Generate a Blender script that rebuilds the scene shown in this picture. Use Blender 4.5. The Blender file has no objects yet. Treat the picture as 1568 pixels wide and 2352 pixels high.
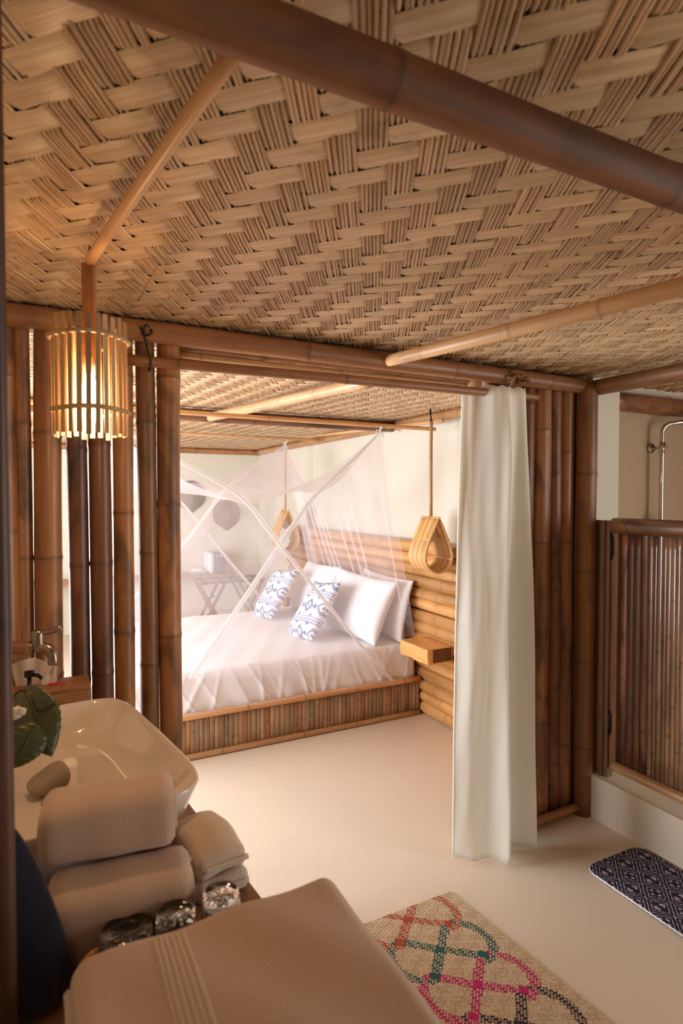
import bpy, math, random
import numpy as np
from mathutils import Vector, Matrix
random.seed(7); rng = np.random.default_rng(7)
sc = bpy.context.scene
C = sc.collection
PI = math.pi
R = math.radians

# ---------------------------------------------------------------- camera
F, CX, CY, HOR, H = 1350.0, 784.0, 1176.0, 1138.0, 1.5
YAW, PITCH = R(27.0), math.atan((CY - HOR) / F)
cam = bpy.data.objects.new('camera', bpy.data.cameras.new('camera')); C.objects.link(cam)
cam.location = (0, 0, H); cam.rotation_euler = (PI / 2 - PITCH, 0, -YAW)
cam.data.sensor_fit = 'VERTICAL'; cam.data.sensor_height = 36.0; cam.data.lens = 36.0 * F / 2352.0
cam.data.clip_start = 0.02
cam.data.dof.use_dof = True; cam.data.dof.focus_distance = 3.3; cam.data.dof.aperture_fstop = 5.0
sc.camera = cam
CAM_M = cam.rotation_euler.to_matrix()
def ray(px, py): return CAM_M @ Vector((px - CX, CY - py, -F))
def PZ(px, py, z): d = ray(px, py); t = (z - H) / d.z; return Vector((0, 0, H)) + d * t
def PY(px, py, y): d = ray(px, py); t = y / d.y; return Vector((0, 0, H)) + d * t
def PX(px, py, x): d = ray(px, py); t = x / d.x; return Vector((0, 0, H)) + d * t

# ---------------------------------------------------------------- world, lights, exposure
sc.view_settings.view_transform = 'Standard'; sc.view_settings.look = 'None'
sc.view_settings.gamma = 1.0; sc.view_settings.use_curve_mapping = False
sc.view_settings.exposure = 0.1
w = bpy.data.worlds.new('sky'); sc.world = w; w.use_nodes = True
bgn = w.node_tree.nodes['Background']; bgn.inputs[0].default_value = (0.85, 0.92, 1.0, 1); bgn.inputs[1].default_value = 1.6
sc.cycles.max_bounces = 8; sc.cycles.transparent_max_bounces = 24; sc.cycles.diffuse_bounces = 5
sc.cycles.sample_clamp_indirect = 6.0; sc.cycles.caustics_reflective = False; sc.cycles.caustics_refractive = False

def area(name, loc, target, sx, sy, power, col):
    l = bpy.data.lights.new(name, 'AREA'); l.shape = 'RECTANGLE'; l.size = sx; l.size_y = sy
    l.energy = power; l.color = col
    o = bpy.data.objects.new(name, l); C.objects.link(o); o.location = loc
    o.rotation_euler = (Vector(target) - Vector(loc)).to_track_quat('-Z', 'Y').to_euler()
    return o
# daylight standing in the openings: bedroom window wall, shower window; plus an added bathroom fill
area('daylight_bedroom_window', (-1.77, 3.75, 1.10), (1.5, 3.6, 1.9), 2.9, 1.9, 262, (0.90, 0.965, 1.06))
area('added_bathroom_fill', (3.55, -.75, 1.15), (0.6, 1.2, 1.1), .9, 1.9, 36, (1.0, 0.95, 0.90))  # fill added to brighten the bathroom from the right, in an invented doorway
area('daylight_shower_window', (3.56, 0.75, 1.55), (2.6, 2.05, 1.3), 0.6, 0.6, 2.2, (1.0, 0.85, 0.66))

# ---------------------------------------------------------------- materials
def lin(c):
    f = lambda v: (v / 12.92) if v <= 0.04045 else ((v + 0.055) / 1.055) ** 2.4
    return tuple(f(x / 255.0) for x in c) + (1.0,)
class N:
    def __init__(s, name):
        s.m = bpy.data.materials.new(name); s.m.use_nodes = True; s.t = s.m.node_tree
        s.b = s.t.nodes['Principled BSDF']; s.out = s.t.nodes['Material Output']
    def n(s, typ, **kw):
        nd = s.t.nodes.new(typ)
        for k, v in kw.items():
            if isinstance(k, str) and hasattr(nd, k): setattr(nd, k, v)
        return nd
    def l(s, a, b): s.t.links.new(a, b)
    def mapping(s, scale=(1, 1, 1), rot=(0, 0, 0), coord='Object'):
        tc = s.n('ShaderNodeTexCoord'); mp = s.n('ShaderNodeMapping')
        mp.inputs['Scale'].default_value = scale; mp.inputs['Rotation'].default_value = rot
        s.l(tc.outputs[coord], mp.inputs['Vector'])
        oi = s.n('ShaderNodeObjectInfo'); cb = s.n('ShaderNodeCombineXYZ'); mu = s.n('ShaderNodeMath', operation='MULTIPLY')
        s.l(oi.outputs['Random'], mu.inputs[0]); mu.inputs[1].default_value = 37.0
        for i in range(3): s.l(mu.outputs[0], cb.inputs[i])
        s.l(cb.outputs[0], mp.inputs['Location'])
        return mp.outputs[0], oi.outputs['Random']
    def noise(s, vec, scale, detail=3, rough=.55, dist=0):
        nz = s.n('ShaderNodeTexNoise'); nz.inputs['Scale'].default_value = scale; nz.inputs['Detail'].default_value = detail
        nz.inputs['Roughness'].default_value = rough; nz.inputs['Distortion'].default_value = dist
        if vec is not None: s.l(vec, nz.inputs['Vector'])
        return nz.outputs['Fac']
    def ramp(s, fac, stops):
        r = s.n('ShaderNodeValToRGB'); e = r.color_ramp.elements
        while len(e) < len(stops): e.new(0.5)
        for i, (p, c) in enumerate(stops): e[i].position = p; e[i].color = c
        s.l(fac, r.inputs[0]); return r.outputs[0]
    def mix(s, fac, a, b, typ='MIX'):
        m = s.n('ShaderNodeMix', data_type='RGBA', blend_type=typ)
        if isinstance(fac, (int, float)): m.inputs[0].default_value = fac
        else: s.l(fac, m.inputs[0])
        for v, i in ((a, 6), (b, 7)):
            if isinstance(v, tuple): m.inputs[i].default_value = v
            else: s.l(v, m.inputs[i])
        return m.outputs[2]
    def bump(s, h, strength=.2, dist=.01):
        b = s.n('ShaderNodeBump'); b.inputs['Strength'].default_value = strength; b.inputs['Distance'].default_value = dist
        s.l(h, b.inputs['Height']); s.l(b.outputs[0], s.b.inputs['Normal'])
    def set(s, **kw):
        for k, v in kw.items(): s.b.inputs[k.replace('_', ' ')].default_value = v
        return s

MATS = {}
def plain(name, col, rough=.5, metal=0.0, bump=0, bscale=60, vary=.06, **kw):
    if name in MATS: return MATS[name]
    s = N(name); v, rnd = s.mapping()
    nz = s.noise(v, 4.0, 4)
    c = lin(col); d = tuple(x * (1 - 2 * vary) for x in c[:3]) + (1,)
    s.l(s.mix(nz, d, c), s.b.inputs['Base Color'])
    s.b.inputs['Roughness'].default_value = rough; s.b.inputs['Metallic'].default_value = metal
    for k, val in kw.items(): s.b.inputs[k.replace('_', ' ')].default_value = val
    if bump:
        s.bump(s.noise(v, bscale, 3), bump, .004)
    MATS[name] = s.m; return s.m

def bamboo_mat(name, light, dark, stain=.3, rough=.38, node_dark=.55, grain=1.0, mott=None):
    """streaks run along local Z; the 'node' attribute marks the joint rings"""
    s = N(name)
    v, rnd = s.mapping((26 * grain, 26 * grain, 1.1))
    v2, _ = s.mapping((9, 9, 3.12)); v3, _ = s.mapping((140, 140, 2.5))
    st = s.noise(v, 1.0, 4, .6); bl = s.noise(v2, 1.0, 3, .6, .6); fi = s.noise(v3, 1.0, 2)
    base = s.ramp(st, [(.28, lin(dark)), (.68, lin(light))])
    blot = s.ramp(bl, [(.50, (0, 0, 0, 1)), (.68, (stain, stain, stain, 1))])
    sd = mott or tuple(x * .38 for x in dark)
    base = s.mix(blot, base, lin(sd))
    hv = s.n('ShaderNodeHueSaturation'); s.l(base, hv.inputs['Color'])
    mr = s.n('ShaderNodeMapRange'); mr.inputs[3].default_value = .72; mr.inputs[4].default_value = 1.22
    s.l(rnd, mr.inputs[0]); s.l(mr.outputs[0], hv.inputs['Value'])
    at = s.n('ShaderNodeAttribute', attribute_name='node')
    mu = s.n('ShaderNodeMath', operation='MULTIPLY'); s.l(at.outputs['Fac'], mu.inputs[0]); mu.inputs[1].default_value = node_dark
    fc = s.mix(mu.outputs[0], hv.outputs[0], lin(tuple(x * .5 for x in dark)))
    s.l(fc, s.b.inputs['Base Color'])
    rr = s.n('ShaderNodeMapRange'); rr.inputs[3].default_value = rough - .1; rr.inputs[4].default_value = rough + .15
    s.l(bl, rr.inputs[0]); s.l(rr.outputs[0], s.b.inputs['Roughness'])
    s.bump(fi, .12, .002)
    MATS[name] = s.m; return s.m

BROWN = bamboo_mat('bamboo_brown', (176, 124, 80), (124, 80, 48), .7, .36)
DKBROWN = bamboo_mat('bamboo_dark_brown', (154, 102, 68), (106, 66, 42), .8, .36)
BEAMB = bamboo_mat('bamboo_beam', (172, 120, 78), (124, 80, 50), .35, .38)
DBEAM = bamboo_mat('dark_roof_beam', (142, 90, 52), (92, 55, 31), .5, .6)
LIGHTB = bamboo_mat('bamboo_light', (222, 178, 128), (190, 142, 94), .2, .35, .4)
HONEY = bamboo_mat('bamboo_honey', (216, 164, 104), (182, 124, 68), .25, .28, .45)
GREYB = bamboo_mat('bamboo_weathered', (176, 142, 106), (126, 98, 72), .6, .45, .5, 1.0, (96, 74, 58))
RAIL = bamboo_mat('bamboo_rail', (206, 158, 110), (172, 122, 78), .2, .3)
DOORB = bamboo_mat('bamboo_door_slat', (170, 128, 94), (122, 86, 58), .5, .16, .6)
LAMPS = bamboo_mat('lamp_slat_bamboo', (198, 166, 124), (160, 128, 92), .2, .45)
RATTAN = bamboo_mat('rattan_cane', (226, 180, 116), (196, 146, 84), .1, .4, .2)

_b = DOORB.node_tree.nodes['Principled BSDF']; _b.inputs['Coat Weight'].default_value = .8; _b.inputs['Coat Roughness'].default_value = .14
def wood_mat(name, light, dark, axis=1, rough=.35, scale=10):
    s = N(name); sc3 = [scale * 1.0] * 3; sc3[axis] = scale * .12
    v, rnd = s.mapping(tuple(sc3))
    nz = s.noise(v, 1.0, 4, .6, 1.2); f2 = s.noise(v, 6.0, 2)
    s.l(s.mix(.25, s.ramp(nz, [(.3, lin(dark)), (.7, lin(light))]), s.ramp(f2, [(.3, lin(dark)), (.7, lin(light))])), s.b.inputs['Base Color'])
    s.b.inputs['Roughness'].default_value = rough; s.bump(f2, .08, .002)
    MATS[name] = s.m; return s.m
WOOD = wood_mat('brown_wood', (176, 122, 78), (122, 78, 46))
COUNTER = wood_mat('counter_wood', (168, 122, 84), (128, 86, 54))
SLABW = wood_mat('honey_slab_wood', (232, 182, 116), (204, 146, 82), 1, .22, 7)
ENDGR = wood_mat('end_grain_wood', (112, 70, 44), (64, 38, 24), 2, .4, 14)
RACKW = wood_mat('reddish_rack_wood', (132, 70, 42), (88, 42, 26), 2, .4, 12)

# woven ceiling: grain direction follows each strip
STRIP_A, BUND_A = R(90 + 44.8), R(90 - 30.0)      # world angles of the wide strips and of the cane bundles
def weave_mat(name, ang, light, dark, across, along, bump):
    s = N(name)
    v, rnd = s.mapping((along, across, across), (0, 0, 0))
    tc = s.n('ShaderNodeTexCoord'); mp0 = s.n('ShaderNodeMapping'); mp0.vector_type = 'POINT'
    mp0.inputs['Rotation'].default_value = (0, 0, -ang); s.l(tc.outputs['Object'], mp0.inputs['Vector'])
    mp1 = [n for n in s.t.nodes if n.type == 'MAPPING' and n != mp0][0]
    s.l(mp0.outputs[0], mp1.inputs['Vector'])
    a = s.noise(v, 1.0, 3, .6); b = s.noise(mp0.outputs[0], 9.0, 3)
    base = s.ramp(a, [(.25, lin(dark)), (.65, lin(light))])
    base = s.mix(s.ramp(b, [(.60, (0, 0, 0, 1)), (.76, (.5, .5, .5, 1))]), base, lin(tuple(x * .62 for x in dark)))
    hv = s.n('ShaderNodeHueSaturation'); s.l(base, hv.inputs['Color'])
    mr = s.n('ShaderNodeMapRange'); mr.inputs[3].default_value = .84; mr.inputs[4].default_value = 1.12
    s.l(rnd, mr.inputs[0]); s.l(mr.outputs[0], hv.inputs['Value'])
    s.l(hv.outputs[0], s.b.inputs['Base Color']); s.b.inputs['Roughness'].default_value = .42
    s.bump(a, bump, .003); MATS[name] = s.m; return s.m
STRIPM = weave_mat('woven_strip', STRIP_A, (228, 198, 158), (190, 154, 114), 90, 3.0, .25)
CANEM = weave_mat('woven_cane', BUND_A, (220, 186, 144), (170, 130, 92), 130, 2.5, .2)
BACKM = plain('ceiling_backing', (58, 38, 24), .9)

def cement(name, col, rough, bump):
    s = N(name); v, _ = s.mapping()
    a = s.noise(v, 1.3, 5, .6, .4); b = s.noise(v, 9, 6, .7, .8); c2 = s.noise(v, 90, 2)
    c = lin(col); d = tuple(x * .86 for x in c[:3]) + (1,)
    base = s.mix(a, d, c); base = s.mix(s.ramp(c2, [(.70, (0, 0, 0, 1)), (.8, (.35, .35, .35, 1))]), base, tuple(x * .6 for x in c[:3]) + (1,))
    s.l(base, s.b.inputs['Base Color'])
    mr = s.n('ShaderNodeMapRange'); mr.inputs[3].default_value = rough - .1; mr.inputs[4].default_value = rough + .15
    s.l(b, mr.inputs[0]); s.l(mr.outputs[0], s.b.inputs['Roughness'])
    vor = s.n('ShaderNodeTexVoronoi', feature='DISTANCE_TO_EDGE'); vor.inputs['Scale'].default_value = 5.0
    s.l(v, vor.inputs['Vector'])
    s.bump(b, bump, .006); MATS[name] = s.m; return s.m
FLOORM = cement('polished_cement', (232, 214, 192), .42, .22)
WALLM = cement('cream_plaster', (220, 211, 192), .8, .1)
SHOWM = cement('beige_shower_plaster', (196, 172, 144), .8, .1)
LOWM = cement('shower_curb_plaster', (222, 206, 182), .7, .15)
PALEM = cement('pale_column_plaster', (226, 222, 208), .75, .1)

def cloth(name, col, trans=.0, rough=.9, bump=.15, bscale=240, sheen=.3, alpha=None):
    s = N(name); v, _ = s.mapping(); nz = s.noise(v, bscale, 2); big = s.noise(v, 6, 3)
    c = lin(col); s.l(s.mix(big, tuple(x * .93 for x in c[:3]) + (1,), c), s.b.inputs['Base Color'])
    s.b.inputs['Roughness'].default_value = rough; s.b.inputs['Sheen Weight'].default_value = sheen
    if bump: s.bump(nz, bump, .003)
    last = s.b.outputs[0]
    if trans:
        tr = s.n('ShaderNodeBsdfTranslucent'); tr.inputs[0].default_value = c
        mx = s.n('ShaderNodeMixShader'); mx.inputs[0].default_value = trans
        s.l(last, mx.inputs[1]); s.l(tr.outputs[0], mx.inputs[2]); last = mx.outputs[0]
    if alpha is not None:
        tp = s.n('ShaderNodeBsdfTransparent'); mx = s.n('ShaderNodeMixShader'); mx.inputs[0].default_value = alpha
        s.l(tp.outputs[0], mx.inputs[1]); s.l(last, mx.inputs[2]); last = mx.outputs[0]
    s.l(last, s.out.inputs['Surface']); MATS[name] = s.m; return s.m
SHEET = cloth('white_bed_linen', (232, 227, 228), 0, .9, .06, 30)
PILLOWM = cloth('white_pillow_cotton', (246, 244, 246), .1, .9, .1, 20)
CURTM = cloth('cream_curtain_cotton', (250, 247, 238), .40, .85, .05, 400)
NETM = cloth('mosquito_net_mesh', (246, 240, 246), .5, .9, 0, 10, 0, .22)
HEMM = cloth('mosquito_net_hem', (255, 254, 255), .5, .9, 0, 10, 0, .9)
TOPM = cloth('mosquito_net_top', (248, 244, 250), .5, .9, 0, 10, 0, .5)
TOWEL = cloth('cream_terry_towel', (216, 184, 158), 0, .95, .6, 520, .5)
TOWEL2 = cloth('cream_terry_towel_pale', (226, 204, 182), 0, .95, .6, 520, .5)
NAVY = cloth('navy_pouch_cloth', (24, 24, 44), 0, .9, .2, 200, .1)
CHROME = plain('chrome', (210, 205, 200), .08, 1.0, vary=0)
STEEL = plain('brushed_steel_tap', (150, 135, 120), .28, 1.0, vary=.05)
CERAM = plain('white_glazed_ceramic', (232, 220, 210), .05, vary=.01, Coat_Weight=.6)
BLACKP = plain('black_plastic', (14, 11, 16), .25)
BLACKI = plain('black_iron', (22, 18, 17), .5)
WHITEP = plain('white_plastic', (232, 228, 228), .35)
GREYP = plain('dark_grey_plastic', (40, 44, 54), .3)
STONE = plain('grey_green_stone', (168, 150, 126), .7, bump=.4, bscale=25, vary=.18)
STRAP = plain('black_webbing', (34, 26, 28), .8)
STRING = plain('dark_green_string', (48, 50, 40), .8)
ROPE = plain('brown_hemp_rope', (142, 98, 66), .9, bump=.8, bscale=120)
LEAF = plain('dark_green_leaf', (84, 84, 46), .4, bump=.25, bscale=30, vary=.2)
PETAL = plain('pale_petal', (236, 216, 190), .7)
STEM = plain('brown_stem', (86, 62, 38), .7)
TISSUE = cloth('white_tissue', (242, 226, 210), .3, .95, .05, 80)
REDP = plain('red_print', (190, 38, 34), .6)
BASKETM = wood_mat('woven_tissue_box', (178, 126, 74), (132, 86, 46), 0, .6, 60)
HATM = wood_mat('woven_hat_straw', (150, 128, 108), (112, 92, 78), 2, .8, 50)
GOLD = plain('amber_handle', (196, 140, 70), .25)
NAIL = plain('nail_hole_dark', (34, 22, 15), .8)
gs = N('clear_glass'); gs.set(Base_Color=(1, 1, 1, 1), Roughness=.02, IOR=1.47, Transmission_Weight=1.0); GLASS = gs.m
es = N('glowing_bulb'); es.set(Base_Color=(1, .8, .5, 1), Emission_Color=(1.0, .70, .38, 1), Emission_Strength=95.0); BULB = es.m
def vcol_mat(name, rough=.9, bump=.2, bscale=200):
    s = N(name); at = s.n('ShaderNodeAttribute', attribute_name='col'); v, _ = s.mapping()
    nz = s.noise(v, bscale, 2)
    s.l(s.mix(s.ramp(nz, [(.3, (.8, .8, .8, 1)), (.7, (1, 1, 1, 1))]), (0, 0, 0, 1), at.outputs['Color'], 'MIX'), s.b.inputs['Base Color'])
    mm = s.t.nodes.new('ShaderNodeMix'); s.t.nodes.remove(mm)
    s.b.inputs['Roughness'].default_value = rough; s.bump(nz, bump, .003); MATS[name] = s.m; return s.m
IKAT = vcol_mat('blue_grey_ikat_print'); MATM = vcol_mat('woven_pandan_mat', .8, .3, 150); BATHM = vcol_mat('navy_woven_bath_mat', .95, .4, 300)

# ---------------------------------------------------------------- mesh helpers
def link(name, me, mat, parent=None, smooth=True):
    if mat is not None: me.materials.append(mat)
    if smooth: me.polygons.foreach_set('use_smooth', [True] * len(me.polygons))
    o = bpy.data.objects.new(name, me); C.objects.link(o)
    if parent is not None:
        o.parent = parent
        o.matrix_parent_inverse = Matrix.Identity(4)
    return o
def pyd(name, v, f, mat, parent=None, smooth=True):
    me = bpy.data.meshes.new(name); me.from_pydata([tuple(x) for x in v], [], f); me.update()
    return link(name, me, mat, parent, smooth)
def grids(name, gl, mat, parent=None, smooth=True, closed=False):
    """gl: list of (n,m,3) arrays -> quads, all in one mesh"""
    vs, fs, off = [], [], 0
    for g in gl:
        n, m = g.shape[:2]; vs.append(g.reshape(-1, 3))
        i = np.arange(n - 1)[:, None]; j = np.arange(m if closed else m - 1)[None, :]
        a = i * m + j; b = i * m + (j + 1) % m
        fs.append((np.stack([a, b, b + m, a + m], -1).reshape(-1, 4) + off)); off += n * m
    v = np.concatenate(vs).astype(np.float32); f = np.concatenate(fs).astype(np.int32)
    me = bpy.data.meshes.new(name); me.vertices.add(len(v)); me.vertices.foreach_set('co', v.ravel())
    me.loops.add(f.size); me.loops.foreach_set('vertex_index', f.ravel())
    me.polygons.add(len(f)); me.polygons.foreach_set('loop_start', np.arange(0, f.size, 4, dtype=np.int32))
    me.update(calc_edges=True); me.validate()
    return link(name, me, mat, parent, smooth)
def box(name, lo, hi, mat, parent=None, bev=0.0):
    lo, hi = Vector(lo), Vector(hi)
    c, s = (lo + hi) / 2, (hi - lo) / 2
    if bev: 
        o = rbox(name, s.x, s.y, s.z, bev, (2, 2, 2), mat, parent); o.location = c; return o
    v = [(x * s.x, y * s.y, z * s.z) for x in (-1, 1) for y in (-1, 1) for z in (-1, 1)]
    f = [(0, 1, 3, 2), (4, 6, 7, 5), (0, 4, 5, 1), (2, 3, 7, 6), (0, 2, 6, 4), (1, 5, 7, 3)]
    o = pyd(name, v, f, mat, parent, False); o.location = c; return o
def rbox_vf(hx, hy, hz, r, n, disp=None, arc=3):
    """rounded box; n = inner subdivisions; sides keep straight runs, edges get arcs"""
    def axis(h, k):
        inner = np.linspace(-(h - r), h - r, k + 1)
        a = np.linspace(0, PI / 4, arc + 1)[1:]
        # parameters beyond the inner box, in units where 1 = 45 degrees of the arc
        return inner, a
    vs, fs, idx = [], [], {}
    def lst(h, k):
        inner = list(np.linspace(-(h - r), h - r, k + 1)); e = [math.tan(t) for t in np.linspace(0, PI / 4, arc + 1)[1:]]
        return [-(h - r) - r * t for t in reversed(e)] + inner + [(h - r) + r * t for t in e]
    L = [lst(hx, n[0]), lst(hy, n[1]), lst(hz, n[2])]; hh = (hx, hy, hz)
    def vert(p):
        c = Vector([max(-(hh[i] - r), min(hh[i] - r, p[i])) for i in range(3)])
        d = Vector(p) - c
        q = c + (d.normalized() * r if d.length > 1e-9 else Vector((0, 0, 0)))
        key = (round(q.x, 6), round(q.y, 6), round(q.z, 6))
        if key not in idx:
            idx[key] = len(vs); vs.append(q)
        return idx[key]
    for ax in range(3):
        u, v = (ax + 1) % 3, (ax + 2) % 3
        for sgn in (-1, 1):
            for i in range(len(L[u]) - 1):
                for j in range(len(L[v]) - 1):
                    q = []
                    for (a, b) in ((i, j), (i + 1, j), (i + 1, j + 1), (i, j + 1)):
                        p = [0, 0, 0]; p[ax] = sgn * hh[ax]; p[u] = L[u][a]; p[v] = L[v][b]; q.append(vert(p))
                    if sgn < 0: q.reverse()
                    qq = [x for k, x in enumerate(q) if x != q[k - 1]]
                    if len(qq) > 2: fs.append(qq)
    if disp: vs = [disp(Vector(v)) for v in vs]
    return vs, fs
def rbox(name, hx, hy, hz, r, n, mat, parent=None, disp=None, arc=3):
    v, f = rbox_vf(hx, hy, hz, r, n, disp, arc); return pyd(name, v, f, mat, parent)
def tube_vf(pts, rad, n=8, cap=True, closed=False, off=0):
    pts = [Vector(p) for p in pts]; m = len(pts)
    rad = rad if isinstance(rad, (list, tuple)) else [rad] * m
    vs, fs = [], []
    def tan(i):
        if closed: return (pts[(i + 1) % m] - pts[i - 1]).normalized()
        return (pts[min(i + 1, m - 1)] - pts[max(i - 1, 0)]).normalized()
    t = tan(0); nn = t.orthogonal().normalized()
    for i in range(m):
        t2 = tan(i); nn = (nn - t2 * nn.dot(t2)); nn = nn.normalized() if nn.length > 1e-6 else t2.orthogonal().normalized()
        b = t2.cross(nn)
        for k in range(n):
            a = 2 * PI * k / n; vs.append(pts[i] + (nn * math.cos(a) + b * math.sin(a)) * rad[i])
    for i in range(m if closed else m - 1):
        for k in range(n):
            i2 = (i + 1) % m
            fs.append([off + i * n + k, off + i * n + (k + 1) % n, off + i2 * n + (k + 1) % n, off + i2 * n + k])
    if cap and not closed:
        fs.append([off + k for k in reversed(range(n))]); fs.append([off + (m - 1) * n + k for k in range(n)])
    return vs, fs
def tube(name, pts, rad, mat, parent=None, n=8, cap=True, closed=False):
    v, f = tube_vf(pts, rad, n, cap, closed); return pyd(name, v, f, mat, parent)
def tubes(name, lists, mat, parent=None, n=6):
    V, Fa = [], []
    for pts, r in lists:
        v, f = tube_vf(pts, r, n, True, False, len(V)); V += v; Fa += f
    return pyd(name, V, Fa, mat, parent)
def lathe(name, prof, mat, parent=None, n=32, loc=(0, 0, 0), flute=0, fl_amp=0):
    vs, fs = [], []
    for (r, z) in prof:
        for k in range(n):
            a = 2 * PI * k / n; rr = r * (1 + (fl_amp * math.cos(flute * a) if flute else 0))
            vs.append((rr * math.cos(a), rr * math.sin(a), z))
    for i in range(len(prof) - 1):
        for k in range(n): fs.append([i * n + k, i * n + (k + 1) % n, (i + 1) * n + (k + 1) % n, (i + 1) * n + k])
    if prof[0][0] > 1e-5: fs.append([k for k in reversed(range(n))])
    if prof[-1][0] > 1e-5: fs.append([(len(prof) - 1) * n + k for k in range(n)])
    o = pyd(name, vs, fs, mat, parent); o.location = loc; return o
def bamboo(name, p0, p1, r, mat, parent=None, sp=.32, n=14, bow=.0, half=False, taper=.0, ridge=.07, cut=True, base=None, flat=1.0):
    """a culm from p0 to p1 with joint rings; half=True keeps the half facing local +X (split culm)"""
    p0, p1 = Vector(p0), Vector(p1); L = (p1 - p0).length
    nodes, z = [], random.uniform(.1, .9) * sp
    while z < L: nodes.append(z); z += sp * random.uniform(.8, 1.2)
    zs = [0.0, L]
    for q in nodes: zs += [q - .02, q - .007, q, q + .006, q + .018]
    k = 0.0
    while k < L: zs.append(k); k += max(.11, L / 24)
    zs = sorted(set(round(min(max(x, 0), L), 4) for x in zs))
    bd = random.uniform(0, 2 * PI); ph = random.uniform(0, 6.28)
    vs, att, fs = [], [], []
    ang = [PI * (i / (n - 1)) - PI / 2 for i in range(n)] if half else [2 * PI * i / n for i in range(n)]
    for z in zs:
        dn = min([abs(z - q) for q in nodes] or [9])
        s = 1 + ridge * math.exp(-(dn / .007) ** 2) + .015 * math.sin(z * 9 + ph)
        rr = r * s * (1 - taper * z / L); att_v = math.exp(-(dn / .005) ** 2)
        bx = bow * math.sin(PI * z / L) * math.cos(bd) + bow * .4 * math.sin(2 * PI * z / L + ph) * .5
        by = bow * math.sin(PI * z / L) * math.sin(bd)
        for a in ang:
            vs.append((rr * math.cos(a) * flat + bx, rr * math.sin(a) + by, z)); att.append(att_v)
    m = len(ang)
    for i in range(len(zs) - 1):
        for kk in range(m if not half else m - 1):
            fs.append([i * m + kk, i * m + (kk + 1) % m, (i + 1) * m + (kk + 1) % m, (i + 1) * m + kk])
        if half: fs.append([i * m + m - 1, i * m, (i + 1) * m, (i + 1) * m + m - 1])
    fs.append([x for x in reversed(range(m))]); fs.append([(len(zs) - 1) * m + x for x in range(m)])
    me = bpy.data.meshes.new(name); me.from_pydata(vs, [], fs)
    a = me.attributes.new('node', 'FLOAT', 'POINT'); a.data.foreach_set('value', att)
    o = link(name, me, mat, parent)
    d = (p1 - p0).normalized(); q = d.to_track_quat('Z', 'Y').to_matrix()
    if base is not None:       # local +X turned towards 'base'
        x = Vector(base); x = (x - d * x.dot(d)).normalized(); y = d.cross(x); q = Matrix((x, y, d)).transposed()
    else:
        q = q @ Matrix.Rotation(random.uniform(0, 6.28), 3, 'Z')
    o.matrix_local = Matrix.Translation(p0) @ q.to_4x4()
    return o
def empty(name, loc=(0, 0, 0)):
    o = bpy.data.objects.new(name, None); C.objects.link(o); o.empty_display_size = .05; o.location = (0, 0, 0); return o
def tag(o, label, cat, group=None, kind=None):
    o['label'] = label; o['category'] = cat
    if group: o['group'] = group
    if kind: o['kind'] = kind
    return o
def struct(o, label=None):
    o['kind'] = 'structure'
    if label: o['label'] = label
    return o

# ---------------------------------------------------------------- rooms
YP = 1.985            # partition plane
XR = 2.40           # bedroom headboard wall
YB = 6.95           # bedroom far wall
XL = -1.8           # bedroom window wall
ZC = 2.06           # woven ceilings
struct(box('floor', (-2.0, -1.8, -.1), (3.8, 7.3, 0), FLOORM), 'smooth beige cement floor')
struct(box('wall_back', (XL - .1, YB, 0), (XR + .2, YB + .12, 2.4), WALLM), 'cream plaster wall at the far end of bedroom')
struct(box('wall_right', (XR, YP + .16, 0), (XR + .12, YB, 2.4), WALLM), 'cream plaster wall behind the bed headboard')
def holed(name, axis, pos, th, a0, a1, z1, h0, h1, hz0, hz1, mat):
    """wall at x=pos (axis 0) or y=pos (axis 1) spanning a0..a1 with one opening"""
    V, Fa = [], []
    for (u0, u1, w0, w1) in ((a0, h0, 0, z1), (h1, a1, 0, z1), (h0, h1, 0, hz0), (h0, h1, hz1, z1)):
        if u1 - u0 < 1e-4 or w1 - w0 < 1e-4: continue
        b = len(V)
        for t in (pos, pos + th):
            for u in (u0, u1):
                for z in (w0, w1): V.append((t, u, z) if axis == 0 else (u, t, z))
        Fa += [[b + i for i in q] for q in ((0, 1, 3, 2), (4, 6, 7, 5), (0, 4, 5, 1), (2, 3, 7, 6), (0, 2, 6, 4), (1, 5, 7, 3))]
    return struct(pyd(name, V, Fa, mat, None, False))
holed('wall_left', 0, XL, -.12, YP + .1, YB, 2.4, 2.3, 5.2, .12, 2.06, WALLM)
struct(box('wall_front', (-.4, -1.72, 0), (3.7, -1.6, 2.4), WALLM))
holed('wall_bathroom_right', 0, 3.58, .12, -1.6, -.2, 2.4, -1.25, -.3, 0, 2.1, WALLM)
struct(box('wall_bathroom_left', (-.40, -1.6, 0), (-.28, YP - .05, 2.4), WALLM))
struct(box('wall_bedroom_front', (XL - .1, YP - .03, 0), (-.30, YP + .1, 2.4), WALLM))
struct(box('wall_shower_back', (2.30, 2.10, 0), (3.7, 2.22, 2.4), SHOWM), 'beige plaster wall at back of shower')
holed('wall_shower_right', 0, 3.58, .12, -.2, 2.2, 2.4, .45, 1.05, 1.25, 1.85, WALLM)
struct(box('wall_shower_column', (2.335, 1.955, 0), (2.52, 2.11, 2.2), PALEM), 'pale square corner column beside the shower')
lowc = struct(box('wall_shower_low', (2.262, -1.0, 0), (2.45, 1.95, .202), LOWM), 'low cream plastered curb under the shower door')

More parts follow.
